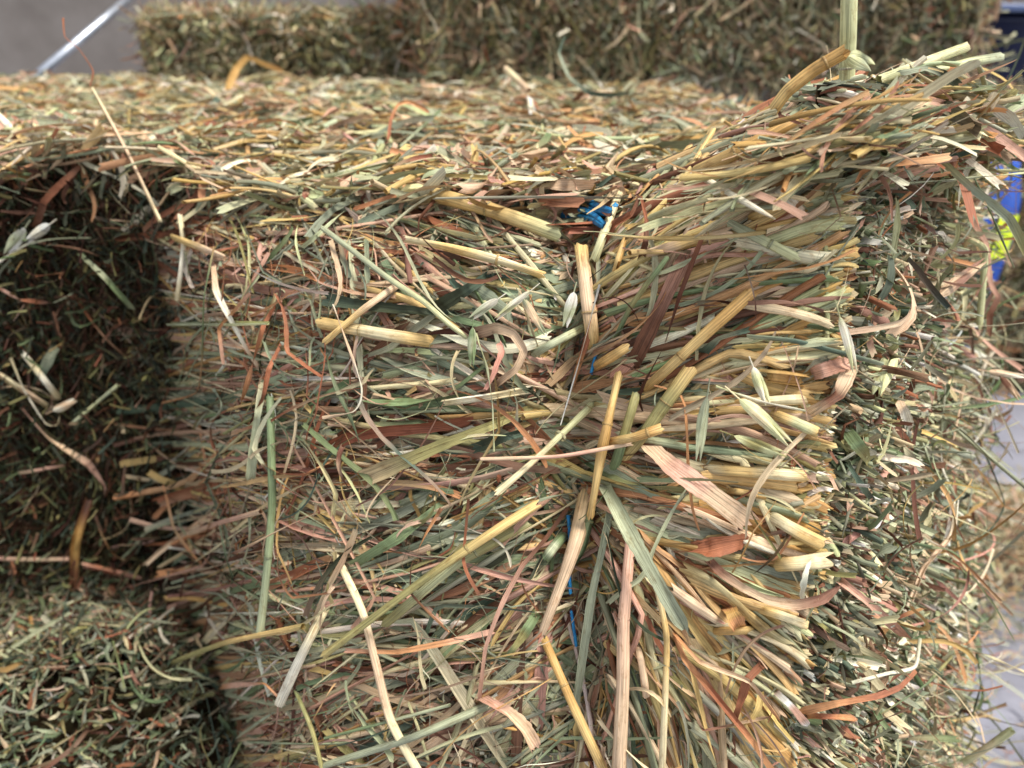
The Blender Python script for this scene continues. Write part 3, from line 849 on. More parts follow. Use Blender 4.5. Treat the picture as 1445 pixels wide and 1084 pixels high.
h('L', 'dark', (9, 11), [(1270, 104), (1305, 97), (1330, 105), (1352, 119)], 'dark grey green folded leaf lying across the crest', 11, 'grey', d=(0.305, 0.31))
h('L', 'tan', (9, 14), [(1277, 138), (1326, 145), (1378, 172), (1420, 202), (1447, 222)], 'long pinkish tan leaf arching out over the top of the cut side', 12, 'pink', d=(0.30, 0.345))
h('L', 'pink', (4, 5), [(1256, 120), (1318, 121), (1341, 138), (1345, 156)], 'thin pink blade with a bent tip lying on the crest', 12, 'rust', d=(0.30, 0.315))
h('L', 'olive', (9, 12), [(1201, 171), (1274, 175), (1310, 210), (1370, 264), (1423, 308), (1448, 358)], 'long olive blade bent over the corner and hanging past the cut side', 13, 'grey', d=(0.30, 0.345))
h('T', 'sage', (4, 4), [(1277, 259), (1360, 252), (1448, 244)], 'thin pale green stem sticking straight out across the top of the cut side', 14, 'lime', d=(0.32, 0.34))
h('T', 'sage', (3, 4), [(1374, 250), (1400, 305), (1431, 378)], 'thin pale green stem hanging down from the end of the long olive blade', 10, 'green', d=(0.345, 0.35))
h('L', 'rust', (8, 12), [(1106, 241), (1150, 222), (1187, 214), (1225, 216), (1255, 230)], 'dark red blade curving over the corner below the crest', 8, 'deep')
h('L', 'grey', (9, 11), [(1165, 214), (1230, 208), (1290, 200)], 'straight grey green blade lying above the dark red curving blade', 7, 'sage')
h('L', 'tan', (9, 20), [(1136, 301), (1120, 286), (1098, 268), (1070, 246), (1025, 238)], 'papery tan husk leaf, broad and twisted, above the cut stubs', 11, 'cream')
h('S', 'gold', (12, 13), [(1050, 311), (1107, 288)], 'short golden stub with a hollow end under the papery tan husk leaf', 8, 'amber')
h('S', 'lime', (13, 15), [(1017, 309), (1070, 336), (1124, 364)], 'pale green cut stem slanting down across the golden stubs', 10, 'sage')
h('S', 'tan', (17, 18), [(905, 362), (965, 345), (1029, 329)], 'thick tan straw with a hollow end, above the knot', 9, 'gold')
h('S', 'dark', (19, 21), [(1160, 245), (1206, 230)], 'dark green cut stub among the upper stalk ends', 6, 'green')
h('L', 'orange', (10, 12), [(1236, 291), (1275, 300), (1314, 318)], 'orange tan leaf lying flat on the upper cut side', 8, 'tan')
h('L', 'white', (9, 12), [(1298, 322), (1330, 336), (1366, 357)], 'white papery blade lying on the upper cut side', 8, 'cream')
h('S', 'olive', (10, 11), [(1372, 221), (1368, 280), (1353, 340)], 'olive stem hanging straight down behind the long olive blade', 6, 'brown')

# --- heart of the front: the knot
h('S', 'gold', (14, 19), [(908, 552), (985, 481), (1061, 412)], 'long golden straw rising from the knot towards the corner', 12, 'amber')
h('S', 'gold', (14, 22), [(874, 655), (905, 618), (935, 575), (975, 520)], 'olive gold flattened straw running down into the knot', 8, 'olive')
h('S', 'gold', (18, 19), [(1060, 528), (1136, 537)], 'thick golden tube with a clean hollow end at the corner', 8, 'amber')
h('S', 'gold', (13, 15), [(1040, 570), (1138, 563)], 'golden tube just under the thick tube with the clean hollow end', 7, 'pale')
h('S', 'lime', (14, 16), [(1078, 580), (1150, 609)], 'pale cut stem slanting down below the golden tubes', 9, 'gold')
h('S', 'gold', (15, 17), [(976, 662), (1135, 672)], 'long golden tube lying level, below the hanging seed husks', 8, 'pale')
h('S', 'gold', (9, 9), [(1019, 691), (1079, 701)], 'narrow golden tube under the long level golden tube', 7, 'amber')
h('L', 'teal', (17, 9), [(988, 500), (1014, 478), (1058, 464)], 'blue green leaf tip torn off square, across the long golden straw', 12, 'grey')
h('S', 'sage', (8, 8), [(1056, 475), (1125, 482), (1245, 514)], 'straight blue green stem lying across the corner', 9, 'teal')
h('L', 'brown', (22, 12), [(1203, 514), (1182, 556), (1130, 590)], 'broad brown leaf bent round the corner beside the thick golden tube', 7, 'tan')
h('L', 'pink', (19, 21), [(1136, 531), (1201, 512)], 'broad pink sheath above the bent brown leaf', 5, 'mauve')
h('L', 'rust', (8, 11), [(1228, 590), (1263, 602), (1289, 636)], 'red hooked leaf on the middle of the cut side', 7, 'brown')
h('L', 'deep', (8, 8), [(1186, 622), (1192, 600), (1212, 590)], 'dark curled leaf at the corner below the bent brown leaf', 8, 'brown')
h('L', 'olive', (17, 19), [(1192, 604), (1212, 630), (1235, 657)], 'flat olive blade with a cut end just past the dark curled leaf', 8, 'green')
h('L', 'teal', (7, 10), [(1194, 651), (1212, 680), (1233, 708)], 'dark teal blade pointing down the corner', 7, 'dark')
h('L', 'pink', (11, 7), [(1292, 370), (1265, 405), (1231, 444)], 'pink blade slanting down the upper cut side', 8, 'orange')
h('L', 'tan', (16, 12), [(1265, 560), (1275, 580), (1284, 606)], 'pale tan shredded flake in the middle of the cut side', 9, 'cream')
h('L', 'tan', (24, 32), [(897, 611), (945, 655), (1000, 695), (1057, 738)], 'widest flat straw, pale tan, slanting down from the knot', 11, 'pink')
h('L', 'rust', (26, 28), [(945, 776), (1000, 774), (1056, 762)], 'wide pink brown sheath under the end of the widest flat straw', 7, 'pink')
h('S', 'pale', (17, 21), [(1078, 722), (1160, 768)], 'thick pale yellow stub slanting down at the lower corner', 8, 'gold')
h('S', 'gold', (19, 23), [(1085, 797), (1166, 790)], 'split golden stub at the lower corner', 8, 'pale')
h('L', 'mauve', (11, 15), [(993, 783), (1020, 810), (1049, 830), (1085, 847), (1125, 853), (1160, 845), (1186, 826)], 'long grey tan blade curved like a smile below the split golden stub', 13, 'tan')
h('S', 'gold', (12, 14), [(1060, 856), (1138, 882)], 'golden stub slanting down just under the curved grey tan blade', 8, 'pale')
h('L', 'amber', (20, 22), [(1026, 851), (1044, 888)], 'small square orange flake below the curved grey tan blade', 9, 'orange')
h('S', 'amber', (11, 12), [(996, 890), (1060, 889)], 'short golden straw under the square orange flake', 6, 'gold')

# --- blades and stems between the seam and the knot
h('S', 'lime', (8, 8), [(455, 322), (495, 352), (547, 392), (598, 426), (633, 457), (659, 476)], 'long thin pale green stem reaching down to a cluster of seed husks', 12, 'sage')
h('T', 'lime', (4, 3), [(672, 470), (675, 481), (688, 523), (695, 575), (697, 637)], 'thread thin green stem hanging straight down from the seed husks', 11, 'sage')
h('L', 'teal', (20, 9), [(455, 423), (500, 430), (546, 436), (600, 440), (645, 443)], 'broad dark blue green leaf lying level on the front', 7, 'dark')
h('L', 'dark', (19, 15), [(610, 438), (650, 414), (694, 386)], 'dark green blade slanting up from the tip of a broad blue green leaf', 6, 'teal')
h('S', 'tan', (9, 10), [(458, 483), (512, 437), (561, 402)], 'tan straw crossing over the broad blue green leaf', 12, 'gold')
h('S', 'pale', (17, 18), [(453, 456), (530, 470), (614, 483)], 'fat pale straw lying under the crossing tan straw', 8, 'gold')
h('L', 'tan', (17, 8), [(672, 470), (700, 463), (724, 471), (740, 496), (728, 522), (702, 542), (672, 571)], 'tan leaf bent like a boomerang beside the seed husks', 10, 'brown')
h('S', 'cream', (9, 12), [(624, 569), (690, 560), (752, 549)], 'pale frayed straw lying below the boomerang shaped leaf', 8, 'pale')
h('L', 'tan', (25, 8), [(512, 676), (560, 655), (626, 627), (700, 598), (763, 569)], 'long olive and tan sheath narrowing into a straw, left of the knot', 9, 'olive')
h('L', 'teal', (15, 13), [(668, 634), (747, 605)], 'dark teal blade piece between two slanting straws', 6, 'dark')
h('S', 'lime', (15, 18), [(701, 697), (761, 644), (838, 570)], 'pale yellow green straw with a frayed end running up to the knot', 12, 'pale')
h('S', 'pink', (5, 6), [(678, 648), (789, 644), (892, 626)], 'slim pink straw lying across the frayed yellow green straw', 16, 'tan')
h('S', 'amber', (11, 15), [(858, 624), (895, 617), (932, 605)], 'short amber straw with a split end, right on the knot', 17, 'gold')
h('S', 'gold', (15, 14), [(873, 530), (851, 627), (833, 727)], 'golden straw standing upright across the knot', 18, 'amber')
h('S', 'amber', (14, 14), [(840, 518), (883, 491)], 'short brown gold stub with a hollow end above the knot', 11, 'gold')
h('S', 'lime', (12, 11), [(752, 500), (822, 463)], 'pale green shredded straw beside the broad flat golden straw', 10, 'sage')
h('S', 'green', (8, 7), [(942, 363), (892, 430), (866, 483)], 'slim green stem slanting down to the knot', 10, 'olive')
h('L', 'mauve', (23, 20), [(968, 362), (927, 447), (890, 520)], 'broad mauve brown leaf slanting down to the knot', 9, 'brown')
h('L', 'deep', (7, 9), [(992, 333), (973, 380), (958, 420), (937, 488), (912, 535), (901, 562), (908, 584)], 'dark red twisted blade trailing down over the mauve brown leaf', 14, 'rust')
h('T', 'white', (3, 3), [(846, 402), (820, 500), (791, 600)], 'hair thin white stem crossing the groove beside the knot', 14, 'cream')
h('L', 'rust', (10, 8), [(842, 432), (822, 500), (808, 552)], 'orange brown strip running next to the hair thin white stem', 9, 'orange')
h('S', 'olive', (13, 15), [(898, 556), (882, 610), (866, 663)], 'green gold straw standing beside the upright golden straw', 9, 'green')

# --- below the knot
h('S', 'gold', (13, 16), [(458, 924), (609, 810), (702, 747), (760, 710)], 'long olive gold straw slanting up to the knot, longest on the lower front', 17, 'olive')
h('S', 'olive', (13, 14), [(544, 880), (650, 792), (746, 738)], 'green gold straw lying along the lower side of the longest slanting straw', 9, 'lime')
h('L', 'olive', (19, 11), [(498, 797), (564, 757), (628, 708)], 'olive green blade slanting up above the longest slanting straw', 8, 'green')
h('S', 'gold', (26, 11), [(828, 700), (814, 760), (796, 813), (765, 893)], 'broad golden sheath hanging from the knot down to a bend', 14, 'tan')
h('S', 'amber', (12, 14), [(767, 900), (809, 996), (853, 1090)], 'golden straw running down from the bend of the broad golden sheath', 12, 'gold')
h('S', 'olive', (14, 12), [(838, 700), (824, 770), (808, 801)], 'olive straw with a dark node beside the broad golden sheath', 9, 'green')
h('L', 'grey', (10, 12), [(864, 705), (850, 775), (834, 847), (811, 1008)], 'long grey green stem hanging straight down from the knot', 10, 'green')
h('L', 'sage', (20, 21), [(852, 682), (896, 765), (930, 825), (968, 890)], 'broad grey green blade slanting down from the knot', 14, 'grey')
h('S', 'pink', (15, 21), [(890, 758), (880, 880), (879, 965), (873, 1092)], 'long pink to tan straw hanging down to the lower edge', 11, 'tan')
h('S', 'green', (14, 15), [(799, 752), (770, 787)], 'short green stub pointing at the blue twine', 9, 'sage')
h('L', 'pink', (6, 9), [(803, 714), (770, 760), (737, 799), (712, 845), (699, 875), (685, 915), (676, 988)], 'thin pinkish leaf trailing down the lower front', 12, 'brown')
h('L', 'tan', (17, 20), [(679, 984), (716, 1006), (740, 1030), (756, 1057)], 'broad tan leaf end with a torn tip under the thin pinkish leaf', 11, 'pink')
h('L', 'rust', (4, 5), [(661, 705), (654, 790), (662, 815), (676, 839)], 'thin brown blade hanging over the longest slanting straw', 15, 'brown')
h('L', 'orange', (5, 9), [(623, 717), (600, 755), (580, 800), (580, 838), (605, 866), (634, 893)], 'brown ribbon leaf curling round the longest slanting straw', 15, 'brown')
h('L', 'pink', (6, 9), [(486, 918), (560, 920), (633, 906), (700, 890)], 'thin wavy pink ribbon lying level on the lower front', 10, 'orange')
h('S', 'pale', (11, 13), [(468, 772), (512, 865), (550, 1013), (592, 1092)], 'pale tan straw slanting down to the lower edge', 9, 'tan')
h('S', 'grey', (9, 12), [(455, 1081), (581, 1041), (690, 995)], 'grey green stem slanting up from the lower edge', 11, 'sage')
h('S', 'green', (4, 5), [(458, 1042), (560, 1015), (635, 995)], 'slim green stem above the grey green stem of the lower edge', 9, 'sage')
h('S', 'pale', (8, 10), [(920, 800), (938, 880), (941, 920), (934, 1090)], 'pale bent straw hanging next to the long pink straw', 9, 'gold')
h('S', 'gold', (9, 11), [(897, 900), (912, 982)], 'short golden straw between the long pink straw and the pale bent straw', 7, 'tan')
h('L', 'olive', (18, 7), [(762, 860), (740, 895), (715, 928)], 'olive brown seed leaf on the lower front, near the blue twine', 8, 'green')
h('L', 'orange', (7, 10), [(943, 872), (966, 930), (1007, 979), (1063, 1048), (1090, 1088)], 'long orange ribbon sweeping down to the lower corner', 10, 'rust')
h('L', 'tan', (6, 8), [(943, 885), (987, 934), (1059, 962), (1101, 1017)], 'tan ribbon that forks off above the long orange ribbon', 11, 'orange')
h('L', 'brown', (11, 12), [(1036, 1020), (1048, 980), (1056, 958), (1082, 930)], 'red brown hooked leaf between two long ribbons', 10, 'rust')
h('L', 'rust', (10, 14), [(1184, 818), (1229, 854), (1255, 878), (1279, 900)], 'pink red blade slanting down the lower cut side', 8, 'pink')
h('S', 'cream', (8, 7), [(1262, 905), (1284, 850), (1305, 799), (1343, 754), (1349, 707)], 'long bone coloured bent straw leaning off the lower cut side', 12, 'tan', d=(0.38, 0.42))
h('S', 'cream', (5, 5), [(1200, 964), (1250, 951), (1291, 941), (1298, 902)], 'thin bone coloured straw with a sharp bend, lower cut side', 9, 'sage')
h('L', 'orange', (7, 12), [(1293, 946), (1270, 970), (1239, 982), (1180, 993), (1126, 1005)], 'wide orange brown blade curving round the lower corner', 11, 'rust')
h('L', 'rust', (7, 9), [(1130, 1010), (1210, 1015)], 'short red blade lying just under the orange brown blade of the lower corner', 7, 'orange')
h('L', 'mauve', (6, 8), [(978, 998), (993, 1030), (1040, 1022), (1085, 1012)], 'pinkish grey blade bent into a corner shape, lower front', 10, 'tan')
h('L', 'white', (8, 12), [(1090, 972), (1115, 995), (1140, 1025)], 'white papery husk pointing down at the lower corner', 9, 'pink')
h('T', 'pale', (5, 5), [(1325, 897), (1385, 922), (1450, 950)], 'pale straw sticking out from the cut side over the floor', 10, 'sage', d=(0.46, 0.44))
h('T', 'dark', (4, 3), [(1378, 922), (1384, 965), (1371, 1014)], 'thin dark green blade hanging by the pale straw over the floor', 8, 'green', d=(0.46, 0.46))
h('T', 'olive', (5, 4), [(1349, 920), (1308, 965), (1243, 1008)], 'thin curved olive stem reaching off the lower cut side', 10, 'green')
h('S', 'lime', (9, 11), [(1358, 1077), (1427, 1031)], 'pale green straw stub sticking out low over the floor', 6, 'pale', d=(0.44, 0.42))
h('T', 'dark', (4, 4), [(1390, 640), (1417, 709), (1398, 747), (1357, 776)], 'dark green wiry blade curling out beside the cut side', 8, 'teal', d=(0.48, 0.47))
h('S', 'sage', (6, 6), [(1330, 590), (1390, 640), (1450, 690)], 'straight grey green stem sticking out past the cut side', 10, 'grey', d=(0.44, 0.40))
h('S', 'lime', (8, 9), [(1368, 338), (1390, 352), (1387, 400), (1382, 460)], 'green stem bent over and hanging down before the blue sack', 10, 'olive', d=(0.41, 0.42))
h('L', 'brown', (7, 9), [(1371, 309), (1392, 345), (1398, 400), (1408, 420), (1396, 445), (1397, 475)], 'brown twisted blade dangling in front of the blue sack', 8, 'pink', d=(0.44, 0.45))
h('T', 'olive', (5, 6), [(1360, 545), (1352, 590), (1345, 620), (1330, 660), (1305, 720)], 'wrinkled olive stalk standing off the cut side above the floor', 8, 'tan', d=(0.44, 0.43))
h('T', 'cream', (4, 5), [(1335, 545), (1328, 600), (1330, 660), (1350, 705)], 'pale wavy stem hanging beside a wrinkled olive stalk', 8, 'sage', d=(0.42, 0.43))
h('T', 'brown', (4, 5), [(1356, 588), (1340, 600), (1318, 630)], 'dark brown twig like stem near the wrinkled olive stalk', 8, 'deep', d=(0.42, 0.42))
h('L', 'green', (13, 9), [(1290, 600), (1308, 640), (1322, 685)], 'soft green blade hanging down the middle of the cut side', 9, 'sage')

# --- seam between the big bale and the dark bale
h('S', 'cream', (7, 7), [(254, 305), (259, 350), (250, 423)], 'bright pale straw hanging at the upper seam between two bales', 8, 'pale')
h('S', 'sage', (8, 8), [(239, 457), (305, 457), (378, 456)], 'level pale green stem across the seam between two bales', 9, 'lime')
h('T', 'green', (4, 4), [(302, 348), (288, 420), (285, 506), (277, 554), (228, 569)], 'thread thin green stem dangling over the level pale green stem', 12, 'orange')
h('L', 'tan', (8, 9), [(301, 376), (305, 410), (318, 437), (346, 488), (375, 532)], 'pale tan blade hanging in a bend near the seam', 10, 'cream')
h('L', 'sage', (13, 12), [(374, 528), (363, 592), (353, 677)], 'pale green blade hanging from the tip of the bent tan blade', 10, 'pale')
h('L', 'pink', (5, 5), [(352, 414), (325, 445), (309, 464), (315, 513)], 'thin pink blade dangling across the bent tan blade', 12, 'orange')
h('S', 'green', (11, 12), [(381, 560), (384, 709), (377, 800), (367, 892)], 'green stem hanging straight down beside the seam', 10, 'sage')
h('L', 'orange', (6, 8), [(395, 420), (372, 460), (355, 520), (340, 570)], 'orange blade slanting down above the green hanging stem', 10, 'rust')
h('T', 'tan', (4, 5), [(470, 430), (510, 545), (500, 580), (455, 590)], 'thin tan tendril with a loop at its lower end', 12, 'cream')
h('L', 'rust', (6, 7), [(400, 480), (380, 520), (371, 560), (352, 600)], 'rust brown ribbon beside the orange blade of the seam', 10, 'brown')
h('L', 'orange', (8, 7), [(370, 655), (395, 668), (430, 670), (470, 650)], 'orange leaf sagging across the green hanging stem', 12, 'rust')
h('L', 'teal', (10, 5), [(263, 752), (247, 795), (268, 850), (295, 912)], 'dark green blade bent down at the foot of the dark bale', 9, 'green')
h('S', 'pink', (8, 7), [(262, 755), (310, 738), (368, 722)], 'pale pink straw slanting out at the foot of the seam', 8, 'tan')
h('L', 'tan', (7, 7), [(290, 800), (330, 780), (400, 745), (470, 712)], 'dull pink straw below the pale pink straw at the foot of the seam', 8, 'mauve')
h('S', 'pale', (12, 15), [(459, 859), (394, 994)], 'pale flat straw leaning like a board on the lower front', 12, 'cream')
h('S', 'green', (6, 7), [(417, 975), (440, 1030), (456, 1092)], 'green stem below the pale flat leaning straw', 10, 'olive')

# --- on the dark bale
h('L', 'pink', (18, 21), [(300, 241), (346, 288)], 'broad pink flake lying on the top near the seam', 6, 'orange')
h('S', 'lime', (13, 15), [(363, 230), (405, 262), (452, 296)], 'thick split straw slanting down the top edge', 8, 'tan')
h('S', 'pale', (11, 12), [(241, 264), (176, 326)], 'pale straw slanting over the top edge of the dark bale', 8, 'cream')
h('L', 'rust', (10, 9), [(163, 336), (220, 332), (274, 324)], 'red brown blade lying level over the seam top', 9, 'brown')
h('S', 'tan', (11, 12), [(245, 335), (318, 364)], 'tan straw slanting down just below the red brown blade of the seam top', 8, 'gold')
h('S', 'pale', (5, 6), [(130, 125), (178, 212), (226, 312)], 'long thin pale straw standing up off the top, beside the pole', 6, 'tan', d=(0.5, 0.47))
h('T', 'brown', (3, 3), [(89, 26), (92, 52), (112, 70), (131, 100), (127, 122)], 'thin reddish tendril sticking up against the grey wall', 6, 'rust', d=(0.5, 0.5))
h('S', 'pale', (9, 9), [(-6, 160), (42, 209)], 'pale straw lying at the near end of the top, by the dark bale', 6, 'cream', d=(0.55, 0.54))
h('S', 'gold', (7, 7), [(76, 152), (146, 157)], 'golden straw lying level on the top, below the pole', 5, 'pale')
h('L', 'brown', (7, 11), [(114, 234), (80, 265), (62, 285), (51, 320)], 'brown blade bent over the upper edge of the dark bale', 10, 'rust')
h('S', 'cream', (8, 9), [(34, 500), (81, 560)], 'short bright straw slanting on the dark cut face', 10, 'pale')
h('S', 'tan', (8, 8), [(-6, 525), (75, 578)], 'tan straw ending in a husk on the dark cut face', 10, 'pale')
h('T', 'cream', (4, 4), [(15, 505), (34, 550), (64, 597), (80, 600), (84, 588)], 'curly cream tendril under the husk of the dark cut face', 12, 'pale')
h('L', 'pink', (8, 6), [(-5, 406), (28, 423), (70, 427)], 'pink curled blade on the upper dark cut face', 9, 'rust')
h('L', 'tan', (9, 8), [(31, 577), (69, 620), (125, 655), (148, 688), (142, 720)], 'long pink tan blade drooping down the dark cut face', 11, 'pink')
h('S', 'sage', (5, 5), [(167, 543), (103, 597)], 'slim green straw on the dark cut face, pointing at the curly tendril', 10, 'lime')
h('L', 'sage', (10, 7), [(112, 358), (150, 395), (190, 438)], 'pale green blade slanting down the dark cut face, near its upper edge', 10, 'green')
h('L', 'teal', (14, 11), [(80, 488), (52, 542)], 'teal blade piece beside the short bright straw', 8, 'grey')
h('L', 'tan', (6, 6), [(26, 668), (90, 657)], 'short tan blade lying level on the lower dark cut face', 9, 'pink')
h('S', 'amber', (13, 12), [(126, 705), (107, 768), (104, 848)], 'brown gold stalk with a node, standing at the foot of the dark bale', 12, 'brown')
h('S', 'pink', (8, 8), [(116, 797), (198, 817)], 'pink straw lying behind the brown gold standing stalk', 9, 'rust')
h('S', 'tan', (6, 6), [(-5, 788), (98, 789)], 'pink tan straw lying level at the foot of the dark bale', 9, 'pink')
h('L', 'tan', (9, 22), [(115, 830), (128, 855), (142, 858), (168, 826)], 'tan scoop shaped leaf on the ledge', 10, 'brown')
h('S', 'pale', (9, 8), [(-6, 922), (50, 906), (104, 891)], 'pale straw lying along the brink of the ledge', 8, 'cream')
h('L', 'orange', (13, 5), [(46, 889), (90, 882), (138, 880), (187, 892), (250, 895)], 'orange leaf arching over the pale straw of the ledge', 10, 'tan')
h('S', 'gold', (6, 9), [(221, 956), (246, 934), (322, 906), (428, 884)], 'golden split stem reaching out over the ledge', 14, 'olive')
h('S', 'pale', (8, 7), [(210, 1028), (255, 1003), (303, 974)], 'pale straw slanting across the dark gap of the ledge', 10, 'tan')
h('T', 'green', (6, 5), [(143, 890), (151, 940), (147, 1000)], 'small green plant stem standing in the chaff', 10, 'lime')
h('L', 'orange', (7, 7), [(308, 970), (372, 964), (404, 996)], 'orange forked blade near the dark gap of the ledge', 9, 'pink')

# --- oat seed heads
h('O', 'sage', 12, [(703, 422), (663, 451)], 'striped green seed husk, upper of the cluster on the long pale stem', 14, 'cream')
h('O', 'sage', 10, [(667, 462), (666, 517)], 'green seed husk hanging from the end of the long pale stem', 14, 'green')
h('O', 'lime', 9, [(748, 411), (699, 451)], 'slender seed husk lying slanted above the boomerang shaped leaf', 11, 'cream')
h('O', 'white', 14, [(810, 412), (797, 462)], 'whitish seed husk hanging beside the broad flat golden straw', 12, 'sage')
h('O', 'tan', 10, [(738, 421), (771, 473)], 'tan seed husk between two green ones', 9, 'sage')
h('O', 'lime', 14, [(1063, 518), (1084, 572)], 'pale seed husk across the golden tubes, pointing down', 13, 'cream')
h('O', 'sage', 13, [(998, 560), (985, 652)], 'long grey green seed husk hanging below the knot side of the tubes', 14, 'grey')
h('O', 'lime', 17, [(1043, 563), (1117, 629)], 'big pale green seed husk slanting under the golden tubes', 15, 'pale')
h('O', 'lime', 13, [(1036, 615), (1112, 642)], 'yellow green seed husk lying nearly level under the biggest husk', 12, 'olive')
h('O', 'cream', 12, [(1185, 447), (1207, 527)], 'cream seed husk hanging over the corner', 13, 'lime')
h('O', 'lime', 21, [(1262, 490), (1236, 559)], 'largest striped seed husk, standing on the cut side', 10, 'sage')
h('O', 'tan', 14, [(1322, 420), (1392, 366)], 'tan seed husk pointing up at the blue sack', 12, 'mauve', d=(0.36, 0.39))
h('T', 'tan', (4, 4), [(1328, 398), (1322, 420), (1285, 490), (1243, 560)], 'tan stalk of the husk that points at the blue sack', 11, 'gold')
h('O', 'lime', 11, [(1127, 487), (1186, 480)], 'pale seed husk lying on the straight blue green stem', 11, 'sage')
h('T', 'lime', (4, 4), [(1010, 545), (1040, 556), (1080, 568), (1137, 580)], 'thin crooked stalk that carries the husks under the tubes', 14, 'cream')
h('O', 'white', 15, [(35, 322), (8, 362)], 'whitish seed husk at the upper edge of the dark cut face', 14, 'sage')
h('O', 'white', 11, [(70, 317), (36, 343)], 'second whitish husk of the pair at the edge of the dark face, its tip raised', 14, 'cream')
h('T', 'sage', (5, 5), [(-5, 372), (38, 345), (80, 337), (128, 336)], 'grey green stalk under the pair of whitish husks', 13, 'cream')
h('O', 'cream', 10, [(74, 580), (108, 564)], 'cream husk at the end of a tan straw on the dark cut face', 12, 'tan')
h('O', 'cream', 8, [(1395, 524), (1450, 532)], 'thin whitish husk sticking out over the grey floor', 8, 'tan', d=(0.40, 0.40))
h('O', 'tan', 9, [(1412, 532), (1440, 565)], 'brown husk hanging over the grey floor', 8, 'brown', d=(0.40, 0.40))


def catmull(pts, K, tens=0.5):
    p = np.array(pts, float)
    if len(p) == 2:
        s = np.linspace(0, 1, K)[:, None]
        q = p[0] * (1 - s) + p[1] * s
        t = (p[1] - p[0]); nn = np.array([-t[1], t[0]])
        return q + nn * (random.uniform(-0.02, 0.02) * np.sin(s * PI))
    ext = np.vstack([2 * p[0] - p[1], p, 2 * p[-1] - p[-2]])
    d = np.linalg.norm(np.diff(p, axis=0), axis=1); cum = np.concatenate([[0], np.cumsum(d)]); cum /= cum[-1]
    out = []
    for s in np.linspace(0, 1, K):
        i = min(np.searchsorted(cum, s, side='right') - 1, len(p) - 2)
        u = (s - cum[i]) / (cum[i + 1] - cum[i])
        a, b, c, e = ext[i], ext[i + 1], ext[i + 2], ext[i + 3]
        m1, m2 = (c - a) * tens, (e - b) * tens
        out.append((2 * u**3 - 3 * u**2 + 1) * b + (u**3 - 2 * u**2 + u) * m1 + (-2 * u**3 + 3 * u**2) * c + (u**3 - u**2) * m2)
    return np.array(out)


NAMES = {'S': ('straw_stalk', 'straw'), 'L': ('dry_leaf', 'leaf'), 'T': ('thin_stem', 'stem'), 'O': ('oat_husk', 'seed husk')}
GROUPS = {'S': 'loose straws lying on the hay', 'L': 'loose dry leaves lying on the hay', 'T': 'thin loose stems on the hay', 'O': 'oat husks caught in the hay'}


